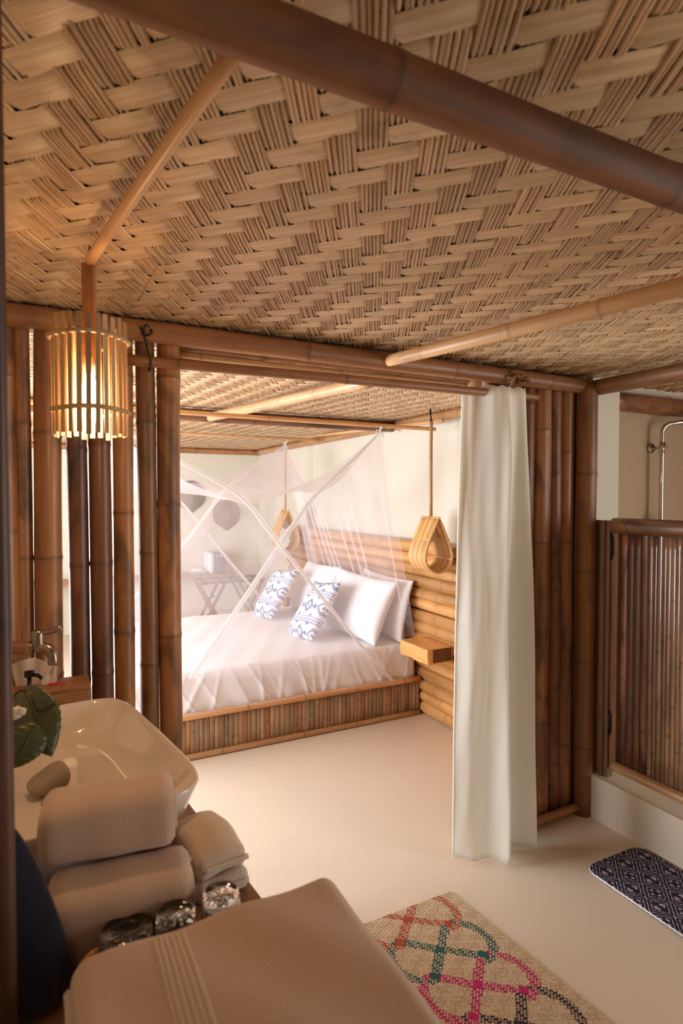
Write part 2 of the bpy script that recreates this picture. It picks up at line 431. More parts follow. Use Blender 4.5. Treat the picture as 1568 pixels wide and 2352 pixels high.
# ---- woven ceilings: every strip and every bundle of canes runs the whole room over two, under two
def weave(parent, x0, x1, y0, y1, z, seed, ncane=6, arc=4, pit=.0505, pit2=.0495):
    r_ = np.random.default_rng(seed)
    du = np.array([math.cos(STRIP_A), math.sin(STRIP_A)]); dv = np.array([math.cos(BUND_A), math.sin(BUND_A)])
    cr = abs(du[0] * dv[1] - du[1] * dv[0]); pb, pa = pit / cr, pit2 / cr
    M = np.linalg.inv(np.array([du, dv]).T)
    cs = np.array([M @ np.array(c) for c in ((x0, y0), (x0, y1), (x1, y0), (x1, y1))])
    a0, a1 = cs[:, 0].min(), cs[:, 0].max(); b0, b1 = cs[:, 1].min(), cs[:, 1].max()
    def clip(o, d):
        lo, hi = -99, 99
        for i, (mn, mx) in enumerate(((x0, x1), (y0, y1))):
            if abs(d[i]) < 1e-9:
                if not mn <= o[i] <= mx: return None
                continue
            t0, t1 = sorted(((mn - o[i]) / d[i], (mx - o[i]) / d[i])); lo, hi = max(lo, t0), min(hi, t1)
        return (lo, hi) if hi - lo > .03 else None
    T = .0026
    def run(par, perp, own, step, other_step, up, widths, arcn, hump, endscale):
        out = []
        return out
    ns = 0
    for j in range(int(math.floor(b0 / pb)), int(math.ceil(b1 / pb)) + 1):          # wide strips
        o = dv * (j * pb); c = clip(o, du)
        if c is None: continue
        k0, k1 = int(math.floor(c[0] / pa * 2)), int(math.ceil(c[1] / pa * 2))
        ks = np.arange(k0 // 2 - 1, k1 // 2 + 2); hs = np.stack([ks - .37, ks + .37], 1).ravel(); a = np.clip(hs * pa, c[0], c[1])
        def st(k): return -1.0 if ((k - j) % 4) in (0, 1) else 1.0                      # -1: lies below, in view
        zz = np.repeat([st(int(k)) for k in ks], 2) * T
        hw = pit * .495 * r_.uniform(.94, 1.02); wob = r_.normal(0, .0012, len(hs)); nrm = np.array([-du[1], du[0]])
        g = np.zeros((len(hs), 4, 3)); tw = r_.normal(0, .0006, len(hs))
        for q, (s, dz) in enumerate(((-1, .0022), (-.55, 0), (.55, 0), (1, .0022))):
            xy = o[None] + a[:, None] * du[None] + (nrm[None] * (s * hw) + nrm[None] * wob[:, None])
            g[:, q, :2] = xy; g[:, q, 2] = z + zz + dz + tw * s
        g[..., 0] = np.clip(g[..., 0], x0 - .01, x1 + .01); g[..., 1] = np.clip(g[..., 1], y0 - .01, y1 + .01)
        grids('woven_strip', [g], STRIPM, parent); ns += 1
    for k in range(int(math.floor(a0 / pa)), int(math.ceil(a1 / pa)) + 1):          # bundles of canes
        o = du * (k * pa); c = clip(o, dv)
        if c is None: continue
        j0, j1 = int(math.floor(c[0] / pb * 2)), int(math.ceil(c[1] / pb * 2))
        ks = np.arange(j0 // 2 - 1, j1 // 2 + 2); hs = np.stack([ks - .37, ks + .37], 1).ravel(); b = np.clip(hs * pb, c[0], c[1])
        def st(j): return 1.0 if ((k - j) % 4) in (0, 1) else -1.0
        z0 = np.repeat([st(int(k)) for k in ks], 2) * T
        nrm = np.array([-dv[1], dv[0]]); cw = pit2 / ncane; gl = []
        for q in range(ncane):
            cx = (q - (ncane - 1) / 2) * cw * .98; rr = cw * .47 * r_.uniform(.80, 1.0)
            wob = np.cumsum(r_.normal(0, .0003, len(hs))); wob -= wob.mean(); wob = np.clip(wob, -.0015, .0015)
            dz = r_.normal(0, .0009)
            g = np.zeros((len(hs), arc, 3))
            for m in range(arc):
                t = PI * m / (arc - 1); s, hgt = -math.cos(t) * rr, -math.sin(t) * rr * 1.1
                g[:, m, :2] = o[None] + b[:, None] * dv[None] + nrm[None] * (cx + s + wob)[:, None]
                g[:, m, 2] = z + z0 + hgt + .002 + dz
            g[..., 0] = np.clip(g[..., 0], x0 - .01, x1 + .01); g[..., 1] = np.clip(g[..., 1], y0 - .01, y1 + .01)
            gl.append(g)
        grids('cane_bundle', gl, CANEM, parent)
ceil_bath = struct(box('ceiling', (-.4, -1.7, ZC + .012), (3.7, YP + .05, ZC + .06), BACKM), 'woven bamboo mat ceiling over the bathroom')
ceil_bath.location.z = ceil_bath.location.z
ceil_bed = struct(box('ceiling_bedroom', (XL - .1, YP + .05, ZC + .012), (XR + .1, YB + .1, ZC + .06), BACKM), 'woven bamboo mat ceiling over the bedroom')
def zeroed(o):      # keep the mesh in world coordinates so children stay in world coordinates
    me = o.data; me.transform(Matrix.Translation(o.location)); o.location = (0, 0, 0); return o
zeroed(ceil_bath); zeroed(ceil_bed)
weave(ceil_bath, -.28, 3.1, -.1, YP + .04, ZC, 11)
weave(ceil_bed, -.5, XR - .01, YP + .06, YB - .01, ZC, 12, 5, 4, .047, .045)

# ---- bamboo partition between bathroom and bedroom
part = struct(empty('wall_partition'), 'wall of upright brown bamboo poles with bright gaps')
slx = [(28, 74), (80, 148), (150, 200), (203, 256), (260, 309), (311, 357), (362, 417)]
for i, (a, b) in enumerate(slx):
    A, B = PY(a, 1138, YP), PY(b, 1138, YP); cx, r = (A.x + B.x) / 2, (B.x - A.x) / 2 * .5 + .0175
    r = (B.x - A.x) / 2 * .965
    bamboo('bamboo_slat', (cx + random.uniform(-.004, .004), YP, .002), (cx, YP, 2.02), r, BROWN if i not in (2, 3) else DKBROWN, part, .42, 18, .006, ridge=.05)
for cx, r in ((-.10, .036), (-.19, .038), (-.265, .034)):
    bamboo('bamboo_slat', (cx, YP, .002), (cx, YP, 2.02), r, BROWN, part, .4, 14, .008, ridge=.05)
# right section, seen beside the curtain
A = PY(1072, 900, YP); bamboo('end_post', (A.x + .035, YP, .002), (A.x + .035, YP, 2.0), .034, LIGHTB, part, .5, 16, .003)
xr = [1118, 1150, 1172, 1196, 1224, 1261, 1287, 1316, 1338]
for i in range(len(xr) - 1):
    A, B = PY(xr[i], 1138, YP), PY(xr[i + 1], 1138, YP)
    bamboo('bamboo_slat', ((A.x + B.x) / 2, YP + .01, .002), ((A.x + B.x) / 2 + random.uniform(-.006, .006), YP + .01, 2.02), (B.x - A.x) / 2 * .99, DKBROWN if i % 2 else BROWN, part, .45, 16, .004, ridge=.05)
bamboo('base_rail', (1.62, YP - .055, .03), (2.24, YP - .055, .035), .02, BEAMB, part, .5, 10, .002, half=True, base=(0, -1, 0))
# beams over the partition
bamboo('top_beam', (-.28, YP - .05, 2.015), (2.30, YP - .05, 2.005), .034, BEAMB, part, .55, 18, .004)
for k, (yy, zz, rr) in enumerate(((.0, 1.990, .015), (.015, 1.970, .013), (.03, 1.953, .0115))):
    bamboo('header_culm', (.40, YP + yy, zz), (1.64, YP + yy, zz - .004), rr, (BROWN, LIGHTB, RAIL)[k], part, .5, 12, .004)

box('light_stop_board', (-.3, YP - .01, 2.0), (2.40, YP + .075, ZC + .03), DKBROWN, part)  # board added behind the beam to stop bedroom light leaking over it
trims = []
def trim(name, p0, p1, r, mat, **kw): return struct(bamboo(name, p0, p1, r, mat, None, **kw))
trim('trim_1', (XL, YB - .03, ZC - .035), (XR, YB - .03, ZC - .035), .035, BEAMB, sp=.6)
trim('trim_2', (XR - .03, YP + .16, ZC - .035), (XR - .03, YB, ZC - .035), .033, RAIL, sp=.6)
trim('trim_3', (2.30, -1.5, 1.985), (2.30, 1.98, 2.0), .036, BEAMB, sp=.5)
trim('trim_4', (2.52, 2.06, 1.985), (3.6, 2.06, 1.985), .05, DKBROWN, sp=.6)

# ---- roof beam and poles under the ceiling
a, b = PZ(430, 45, 2.0), PZ(1568, 395, 2.0)
yb = (a.y + b.y) / 2
tag(bamboo('roof_beam', (-.28, yb, 1.995), (3.5, yb, 1.995), .031, DBEAM, None, .6, 20, .004, ridge=.04), 'thick dark brown round beam crossing the ceiling near the top', 'beam')
a, b = PY(893, 828, 1.90), PZ(1568, 655, 1.985)
d = (b - a)
tag(bamboo('ceiling_pole', a, a + d * 1.35, .0225, LIGHTB, None, .34, 16, .004, ridge=.05), 'pale bamboo pole slung under woven ceiling above the shower entrance', 'pole')
a, b = PZ(572, 70, 2.03), PZ(207, 598, 2.0)
strut = tag(empty('lamp_pole'), 'thin pale stick running up the ceiling from the hanging slatted lamp', 'pole')
bamboo('stick', a, b, .0115, LIGHTB, strut, 5, 12, .002)
for t in (.02, .28, .66, .93):
    p = a.lerp(b, t); v = (Vector((0, 0, H)) - p).normalized()
    q = tube('nail_head', [p + v * .0105, p + v * .0125], .003, NAIL, strut, 8)
a, b = PZ(360, 615, 2.045), PZ(316, 692, 2.03)
tag(tube('loose_cane', [a, (a + b) / 2 + Vector((0, 0, -.002)), b], .0018, RATTAN, None, 6), 'thin loose cane hanging off the ceiling to the right of the slatted lamp', 'cane')

# ---- slatted pendant lamp over the washbasin
def lamp_slat():
    L = tag(empty('pendant_lamp'), 'lit round pendant lamp of upright bamboo slats over the washbasin', 'lamp')
    dep = 1.27
    c = ray(207, 870); c = Vector((0, 0, H)) + c * (dep / (Vector((c.x, c.y, 0)).dot(Vector((math.sin(YAW), math.cos(YAW), 0)))))
    top, bot = c.z + .122, c.z - .122
    n = 26
    me = None
    for i in range(n):
        a = 2 * PI * i / n; rr = .073 + random.uniform(-.001, .001)
        p = Vector((c.x + rr * math.cos(a), c.y + rr * math.sin(a), 0)); nrm = Vector((math.cos(a), math.sin(a), 0)); tn = Vector((-nrm.y, nrm.x, 0))
        w_, th = .0048 + random.uniform(-.0004, .0006), .0022; jz = random.uniform(-.004, .004); sk = random.uniform(-.0025, .0025)
        vs = []
        for z, k in ((bot + jz, 0), (top + jz * .6, 1)):
            for (s, t) in ((-1, -1), (1, -1), (1, 1), (-1, 1)): vs.append(Vector((0, 0, z)) + p + tn * (s * w_ + sk * k) + nrm * (t * th))
        pyd('slat', vs, [(0, 1, 2, 3), (7, 6, 5, 4), (0, 4, 5, 1), (1, 5, 6, 2), (2, 6, 7, 3), (3, 7, 4, 0)], LAMPS, L, False)
    for z in (top - .04, bot + .052):
        tube('hoop', [(c.x + 0.079 * math.cos(t), c.y + .079 * math.sin(t), z + .002 * math.sin(3 * t)) for t in np.linspace(0, 2 * PI, 40, endpoint=False)], .0052, LAMPS, L, 8, closed=True)
    f0 = PZ(207, 600, 2.0)
    tz = 1.5 + (HOR - 612) / F * dep
    o = box('wood_holder', (-.0125, -.008, 0), (.0125, .008, tz - c.z - .03), WOOD, L); o.location = (c.x, c.y, c.z + .03 + (tz - c.z - .03) / 2); o.rotation_euler.z = -YAW
    tube('cord', [(c.x, c.y, tz - .002), (f0.x, f0.y, 2.03)], .003, BLACKP, L, 6)
    tube('socket', [(c.x, c.y, c.z + .045), (c.x, c.y, c.z + .01)], .013, WHITEP, L, 12)
    lathe('bulb', [(.0, -.062), (.009, -.058), (.017, -.042), (.019, -.028), (.015, -.012), (.009, .0), (.009, .012)], BULB, L, 16, (c.x, c.y, c.z))
    l = bpy.data.lights.new('bulb_light', 'POINT'); l.energy = 3.2; l.color = (1.0, .62, .32); l.shadow_soft_size = .02
    lo = bpy.data.objects.new('bulb_light', l); C.objects.link(lo); lo.location = (c.x, c.y, c.z - .075); lo.parent = L
lamp_slat()

# ---- curtain rod, ties, curtain
a, b = PY(290, 826, 1.885), PY(1233, 913, 1.885)
tag(bamboo('curtain_rod', a, b, .0165, BEAMB, None, .6, 14, .002), 'slim brown bamboo curtain rod slung across the bedroom opening', 'rod')
p = PY(338, 760, 1.90); q = PY(343, 838, 1.885)
ts = tag(empty('tie_string'), 'dark green string tying the curtain rod to the beam', 'string')
tube('loop', [q + Vector((0, math.cos(t) * .018, math.sin(t) * .018)) for t in np.linspace(0, 2 * PI, 16, endpoint=False)], .004, STRING, ts, 6, closed=True)
tube('hanging_end', [PY(322, 750, 1.90), PY(334, 782, 1.90), PY(338, 800, 1.895), q + Vector((0, -.018, .012))], .0035, STRING, ts, 6)
tube('knot', [p + Vector((.012 * math.cos(t), -.006 + .01 * math.sin(2 * t), .015 * math.sin(t))) for t in np.linspace(0, 2 * PI, 14, endpoint=False)], .004, STRING, ts, 6, closed=True)
kn = PY(1180, 872, 1.905); V, Fa = [], []
kp = []
for i in range(90):
    t = i / 89 * 2 * PI * 4
    kp.append(kn + Vector(((.030 + .012 * math.cos(t * 1.5)) * math.cos(t), -.012 + .022 * math.sin(t * 1.5), (.024 + .01 * math.cos(t * 1.5)) * math.sin(t))))
rk = tag(empty('rope_knot'), 'brown hemp rope knot on the beam above the curtain', 'rope')
tube('coil', kp, .0075, ROPE, rk, 8)
tube('tail', [kn + Vector((.03, -.01, .0)), kn + Vector((.055, -.02, .008)), kn + Vector((.075, -.012, -.004))], .008, ROPE, rk, 8)
tube('neck', [kn + Vector((-.02, 0, -.02)), PY(1170, 900, 1.885)], .006, ROPE, rk, 8)
def curtain():
    o_ = tag(empty('curtain'), 'long cream cotton curtain gathered at the right side of the opening', 'curtain')
    top = [(1.528, 1.915), (1.548, 1.912), (1.575, 1.915), (1.60, 1.905), (1.635, 1.850), (1.67, 1.846), (1.70, 1.842), (1.72, 1.852), (1.755, 1.846), (1.785, 1.842), (1.80, 1.850)]
    bot = [(1.478, 1.888), (1.520, 1.872), (1.555, 1.845), (1.60, 1.815), (1.64, 1.79), (1.662, 1.780), (1.672, 1.800), (1.69, 1.86), (1.76, 1.85), (1.83, 1.805), (1.855, 1.815)]
    def cat(pts, m):
        P_ = np.array(pts); n = len(P_); out = []
        for t in np.linspace(0, n - 1 - 1e-6, m):
            i = int(t); f = t - i; p0, p1, p2, p3 = P_[max(i - 1, 0)], P_[i], P_[i + 1], P_[min(i + 2, n - 1)]
            out.append(.5 * ((2 * p1) + (-p0 + p2) * f + (2 * p0 - 5 * p1 + 4 * p2 - p3) * f * f + (-p0 + 3 * p1 - 3 * p2 + p3) * f ** 3))
        return np.array(out)
    m, n = 90, 70; tp, bt = cat(top, m), cat(bot, m)
    g = np.zeros((n, m, 3))
    for i in range(n):
        t = i / (n - 1); s = t ** .85
        xy = tp * (1 - s) + bt * s
        u = np.linspace(0, 1, m)
        rip = (.007 * np.sin(u * 34 + 1.2 * math.sin(t * 2.6)) * (.5 + .5 * np.sin(u * 8 + t * 2)) * (1 - .6 * t) + .012 * np.sin(u * 17 + t * 2.5)) + .0015 * np.sin(u * 40 + t * 19) * np.sin(t * 11 + u * 5)
        rip = rip * (.25 + .75 * min(1, t * 7))
        xy = xy + np.stack([0 * u, rip], -1)
        zt = 1.945 + .004 * np.sin(u * 40); zb = .018 + .035 * (u > .62) * 0 + .004 * np.sin(u * 25)
        g[i, :, :2] = xy; g[i, :, 2] = zt * (1 - t) + zb * t
    g[:, :, 1] += (.010 * np.sin(np.linspace(0, 9, n))[:, None] * np.sin(np.linspace(0, 7, m))[None])
    c = grids('cloth_panel', [g], CURTM, o_)
    sm = c.modifiers.new('thick', 'SOLIDIFY'); sm.thickness = .002
    e = g[:, :2, :].copy(); tube('side_hem', [tuple(x) for x in g[::3, 0, :]], .0035, CURTM, o_, 6)
    tube('bottom_hem', [tuple(x + np.array([0, 0, .004])) for x in g[-1, ::2, :]], .003, CURTM, o_, 6)
    p = PY(1063, 925, 1.87)
curtain()

# ---- shower entrance: corner post, jamb, bamboo door, riser pipe
bamboo_post = struct(bamboo('trim_5', (2.262, 1.925, .0), (2.262, 1.925, 2.01), .045, BEAMB, None, .42, 20, .003, ridge=.05), 'stout round bamboo corner post beside the shower')
jb = struct(empty('trim_6'), 'flat wooden jamb board beside the shower door')
box('jamb_board', (2.300, 1.825, .202), (2.335, 1.945, 1.385), wood_mat('jamb_wood', (140, 104, 72), (104, 72, 48), 2, .5, 12), jb)
box('jamb_bead', (2.288, 1.845, .202), (2.302, 1.868, 1.385), MATS['jamb_wood'], jb)
door = struct(empty('door_1'), 'low shower door of upright glossy bamboo slats')
DX = 2.33
box('stile', (DX - .018, 1.792, .25), (DX + .018, 1.826, 1.36), wood_mat('stile_wood', (166, 120, 80), (120, 80, 50), 2, .4, 12), door, .004)
box('stile', (DX - .018, 1.00, .25), (DX + .018, 1.034, 1.36), MATS['stile_wood'], door, .004)
box('backing_panel', (DX + .006, 1.03, .27), (DX + .016, 1.795, 1.36), DOORB, door)
bamboo('bottom_rail', (DX - .012, 1.02, .262), (DX - .012, 1.81, .262), .022, RAIL, door, .5, 12, .001, half=True, base=(-1, 0, .5))
bamboo('top_rail', (DX - .004, .98, 1.362), (DX - .004, 1.822, 1.362), .036, BROWN, door, .6, 16, .002, ridge=.03)
y = 1.79; i = 0
while y > 1.04:
    wd = .034 if i < 4 else random.uniform(.0185, .0245)
    bamboo('door_slat', (DX + .006, y - wd / 2, .27), (DX + .006, y - wd / 2, 1.34), wd / 2, DOORB if i > 3 else DKBROWN, door, .5 if i < 4 else .42, 8, .0008, half=True, base=(-1, 0, 0), ridge=.06, flat=.38)
    y -= wd; i += 1
for z in (1.265, .455):
    p = Vector((DX - .022, 1.826, z)); hg = tube('hinge', [p + Vector((0, 0, -.06)), p + Vector((0, 0, .06))], .007, BLACKI, door, 10)
    box('hinge_leaf', (DX - .021, 1.812, z - .045), (DX - .017, 1.842, z + .045), BLACKI, hg)
sh = tag(empty('shower_riser'), 'chrome shower pipe with curved arm on the beige wall', 'shower')
b0 = PY(1518, 1196, 2.03); b1 = PY(1520, 985, 2.03)
px = (b0.x + b1.x) / 2
arm = [(px, 2.03, b0.z - .25), (px, 2.03, b0.z), (px, 2.03, 1.5), (px, 2.03, b1.z - .02)]
for t in np.linspace(0, PI / 2, 8)[1:]: arm.append((px + .05 * (1 - math.cos(t)), 2.03 - .03 * (1 - math.cos(t)), b1.z - .02 + .05 * math.sin(t)))
arm.append((px + .30, 1.87, b1.z + .065))
tube('riser_pipe', arm, .0115, CHROME, sh, 14)
br = PY(1520, 1028, 2.03); 
tube('wall_bracket', [(px, 2.09, br.z), (px, 2.05, br.z), (px, 2.03, br.z), (px, 2.005, br.z)], .008, CHROME, sh, 12)
tube('wall_rosette', [(px, 2.10, br.z), (px, 2.088, br.z)], .026, CHROME, sh, 20)
tube('sleeve', [(px, 2.03, br.z - .028), (px, 2.03, br.z + .028)], .0155, CHROME, sh, 14)
tube('base_flange', [(px, 2.03, b0.z - .012), (px, 2.03, b0.z + .006)], .034, CHROME, sh, 18)
box('mixer_body', (px - .07, 2.0, b0.z - .07), (px + .07, 2.10, b0.z - .012), CHROME, sh, .01)

# ---- headboard of stacked bamboo logs
hb = tag(empty('headboard'), 'headboard of stacked honey coloured bamboo logs along the wall', 'headboard')
for i in range(15):
    z = .042 + i * .0785
    bamboo('log', (XR - .06 + random.uniform(-.004, .004), YP + .2, z), (XR - .06, 5.75 + random.uniform(-.05, .05), z + random.uniform(-.005, .005)), .0425 + random.uniform(-.002, .002), HONEY, hb, .5, 16, .004, ridge=.06)

# ---- bed
BX0, BX1, BY0, BY1 = .22, 2.278, 3.305, 5.0
bed = tag(empty('bed_base'), 'low bed base faced with split bamboo slats', 'bed')
box('platform', (BX0 + .03, BY0 + .03, .02), (BX1, BY1, .20), WOOD, bed)
x = BX0 + .01
while x < BX1 - .005:
    wd = random.uniform(.024, .034)
    bamboo('facing_slat', (x + wd / 2, BY0 + .02, .02), (x + wd / 2, BY0 + .02, .238), wd / 2 * 1.02, GREYB if random.random() < .88 else BEAMB, bed, .5, 7, .0005, half=True, base=(0, -1, 0), ridge=.05, flat=.28)
    x += wd
y = BY0 + .03
while y < BY1 - .02:
    wd = .03
    bamboo('facing_slat', (BX0 + .02, y + wd / 2, .02), (BX0 + .02, y + wd / 2, .238), wd / 2, GREYB, bed, .5, 6, .0005, half=True, base=(-1, 0, 0), ridge=.05, flat=.28)
    y += wd
bamboo('top_rail', (BX0 - .01, BY0 + .01, .25), (BX1 + .008, BY0 + .01, .25), .02, RAIL, bed, .4, 12, .001)
bamboo('bottom_rail', (BX0 - .01, BY0 + .012, .018), (BX1 + .008, BY0 + .012, .018), .018, RAIL, bed, .45, 12, .001)
bamboo('top_rail', (BX0 + .01, BY0, .25), (BX0 + .01, BY1, .25), .02, RAIL, bed, .4, 12, .001)
def mat_disp(v):
    # loose sheet: wrinkles run down the sides, deeper towards the hem
    side = max(0.0, min(1.0, (-v.y - .72) / .06)); lf = max(0.0, min(1.0, (-v.x - .92) / .08))
    k = max(0, (.15 - v.z) / .3)
    def fold(x, c, wd, sl): d = (x - c - sl * (.14 - v.z)) / wd; return math.exp(-d * d)
    fo = sum(fold(v.x, c, wd, sl) * a for c, wd, sl, a in FOLDS)
    v.y -= side * ((.005 * math.sin(v.x * 15 + 1.5 * math.sin(v.x * 7)) + .003 * math.sin(v.x * 43 + v.z * 22)) * (.3 + k) + fo * min(1, .4 + k))
    v.x -= lf * .010 * math.sin(v.y * 21) * (.3 + k)
    if v.z > .1: v.z += .003 * math.sin(v.x * 9 + v.y * 4) + .0016 * math.sin(v.x * 31 - v.y * 17)
    return v
fr_ = random.Random(21)
FOLDS = [(-.95 + 1.9 * i / 26 + fr_.uniform(-.03, .03), fr_.uniform(.006, .016), fr_.uniform(-.7, .7), fr_.uniform(.004, .012)) for i in range(27)]
mt = rbox('mattress', 1.0, .81, .142, .045, (200, 30, 14), SHEET, None, mat_disp, 4)
mt.location = (1.285, 4.153, .202 + .142)
tag(mt, 'thick mattress under a white crumpled sheet', 'mattress')

def pillow(name, hx, hy, th, mat, n=34, col=None, crown=.30, seed=0):
    """stuffed square case in local XY, thickness along local Z"""
    vs, fs, idx, cols = [], [], {}, []
    r_ = random.Random(seed)
    ph = [r_.uniform(0, 6) for _ in range(4)]
    for sgn in (1, -1):
        for i in range(n + 1):
            for j in range(n + 1):
                u, v = -1 + 2 * i / n, -1 + 2 * j / n
                edge = i in (0, n) or j in (0, n)
                if edge and sgn < 0: continue
                f = max(0, (1 - abs(u) ** 3.0)) ** .55 * max(0, (1 - abs(v) ** 3.0)) ** .55
                px_ = hx * u * (1 - .07 * (1 - abs(u)) * 0 - .075 * (1 - v * v) * abs(u) ** 2); py_ = hy * v * (1 - .075 * (1 - u * u) * abs(v) ** 2)
                z = sgn * th * f * (1 + .06 * math.sin(5 * u + ph[0]) * math.sin(4 * v + ph[1])) + .006 * math.sin(6 * u + ph[2]) * (1 - f)
                idx[(sgn, i, j)] = len(vs); vs.append((px_, py_, z))
                cols.append(col(u, v) if col else (1, 1, 1))
    for sgn in (1, -1):
        g = lambda i, j: idx.get((sgn, i, j), idx.get((1, i, j)))
        for i in range(n):
            for j in range(n):
                q = [g(i, j), g(i + 1, j), g(i + 1, j + 1), g(i, j + 1)]
                if sgn < 0: q.reverse()
                fs.append(q)
    o = pyd(name, vs, fs, mat)
    if col:
        a = o.data.attributes.new('col', 'FLOAT_COLOR', 'POINT'); a.data.foreach_set('color', [x for c in cols for x in (*c, 1.0)])
    return o
def place(o, c, along, up, shift=(0, 0, 0)):
    x = Vector(along).normalized(); y = Vector(up); y = (y - x * y.dot(x)).normalized(); z = x.cross(y)
    o.matrix_world = Matrix.Translation(Vector(c)) @ Matrix((x, y, z)).transposed().to_4x4()
lean = Vector((.42, 0, .9))
p1 = pillow('pillow', .37, .235, .085, PILLOWM, seed=1); place(p1, (2.04, 3.76, .705), (-.12, 1, .03), lean)
tag(p1, 'plump white pillow against headboard, nearer the wooden bedside shelf', 'pillow', 'white pillows on the bed')
p2 = pillow('pillow', .37, .235, .085, PILLOWM, seed=2); place(p2, (2.06, 4.56, .705), (.05, 1, -.03), lean)
tag(p2, 'plump white pillow against headboard, on the far side of the bed', 'pillow', 'white pillows on the bed')
p3 = pillow('pillow', .36, .22, .05, PILLOWM, seed=3); place(p3, (2.22, 3.72, .71), (0, 1, .02), (.22, 0, 1))
tag(p3, 'white pillow standing hidden behind the nearer pillow, edge showing', 'pillow', 'white pillows on the bed')
def ikat(u, v):
    W, B, G = lin((240, 238, 242))[:3], lin((84, 106, 146))[:3], lin((128, 140, 178))[:3]
    wob = .04 * math.sin(u * 40) * math.sin(v * 31) + .03 * math.sin(u * 73 + v * 11)
    y_ = (v * 1.15 + 1.6) % 1.0; x_ = u * 1.25 + .2
    if y_ < .24: return G if int((y_ / .24 + wob) * 5) % 2 == 0 else W
    k = (y_ - .62) / .38
    dx = ((x_ + .5) % 1.0 - .5) * 2; d = abs(dx) + abs(k) + wob
    if d < .16: return B
    if .40 < d < .74: return B if int(math.floor(x_ + .5)) % 2 == 0 else G
    dx2 = (x_ % 1.0 - .5) * 2
    if abs(dx2) + abs(k) + wob < .30 or abs(dx2) + abs(abs(k) - 1) + wob < .32: return B
    return W
lean2 = Vector((.55, .06, .82))
q1 = pillow('cushion', .205, .235, .065, IKAT, 70, ikat, seed=5); place(q1, (1.74, 3.86, .675), (-.05, 1, -.12), lean2)
tag(q1, 'square blue and white ikat cushion leaning on the nearer pillow', 'cushion', 'ikat cushions on the bed')
q2 = pillow('cushion', .205, .235, .065, IKAT, 70, ikat, seed=6); place(q2, (1.74, 4.66, .675), (-.05, 1, -.10), lean2)
tag(q2, 'square blue and white ikat cushion on far side of the bed', 'cushion', 'ikat cushions on the bed')

# ---- bars, net
Z1 = PY(872, 988, 3.12).z + .012
T1 = PY(872, 990, 3.12); T2 = PY(655, 1021, 4.93)
b1a, b1b = PY(405, 944, 3.12), PY(999, 986, 3.12)
tag(bamboo('net_bar', Vector((-.2, 3.12, b1a.z)), b1b, .013, LIGHTB, None, .6, 12, .002), 'thin pale bamboo bar over the near side of the bed', 'bar', 'bars holding the mosquito net')
b2a, b2b = PY(405, 996, 4.93), PY(736, 1011, 4.93)
tag(bamboo('net_bar', Vector((-.2, 4.93, b2a.z)), b2b, .013, LIGHTB, None, .6, 12, .002), 'thin pale bamboo bar over the far side of the bed', 'bar', 'bars holding the mosquito net')
b3a, b3b = PX(630, 1013, 2.27), PX(1017, 966, 2.27)
tag(bamboo('net_bar', b3a, b3b, .013, LIGHTB, None, .8, 12, .002), 'pale bamboo bar running along the headboard wall near the ceiling', 'bar', 'bars holding the mosquito net')
a, b = PZ(462, 962, 2.0), PZ(850, 876, 2.0)
tag(bamboo('bedroom_pole', a, a + (b - a) * 1.0, .028, LIGHTB, None, .3, 14, .003), 'stout pale bamboo pole slanting under the bedroom ceiling', 'pole')
tag(bamboo('bedroom_beam', (-.6, 3.75, 2.012), (XR - .06, 3.75, 2.012), .04, DKBROWN, None, .5, 16, .004), 'dark bamboo beam across the bedroom ceiling above the bed', 'beam')

T3 = Vector((.24, 3.12, T1.z)); T4 = Vector((.24, 4.93, T2.z))
net = tag(empty('mosquito_net'), 'sheer white mosquito net draped over the bed from its bars', 'net')
def sheet(n=34):
    g = np.zeros((n, n, 3))
    for i in range(n):
        for j in range(n):
            u, v = i / (n - 1), j / (n - 1)
            s = 1 - abs(2 * u - 1) ** 1.6 * abs(2 * v - 1) ** 1.6
            A = T3.lerp(T1, u); B = T4.lerp(T2, u); p = A.lerp(B, v)
            dep_ = .44 * (1 - v) + .36 * v
            pull = .10 * (1 - abs(2 * u - 1) ** 2)
            p.y += pull * (1 - 2 * v) * .6; p.z -= dep_ * s + .006 * math.sin(u * 30 + v * 8) * s
            p.x += .10 * (1 - abs(2 * v - 1) ** 2) * (1 - 2 * u) * .6
            g[i, j] = p
    return g
gs_ = sheet(); grids('top_sheet', [gs_], TOPM, net)
def bez(P_, m):
    out = []
    for t in np.linspace(0, 1, m):
        Q = [Vector(p) for p in P_]
        while len(Q) > 1: Q = [Q[i].lerp(Q[i + 1], t) for i in range(len(Q) - 1)]
        out.append(Q[0])
    return out
def polyl(P_, m):
    P_ = [Vector(p) for p in P_]; L_ = [0]
    for i in range(len(P_) - 1): L_.append(L_[-1] + (P_[i + 1] - P_[i]).length)
    out = []
    for t in np.linspace(0, L_[-1] - 1e-6, m):
        k = max(i for i in range(len(P_) - 1) if L_[i] <= t); f = (t - L_[k]) / (L_[k + 1] - L_[k]); out.append(P_[k].lerp(P_[k + 1], f))
    for _ in range(2): out = [out[0]] + [(out[i - 1] + out[i] * 2 + out[i + 1]) / 4 for i in range(1, m - 1)] + [out[-1]]
    return out
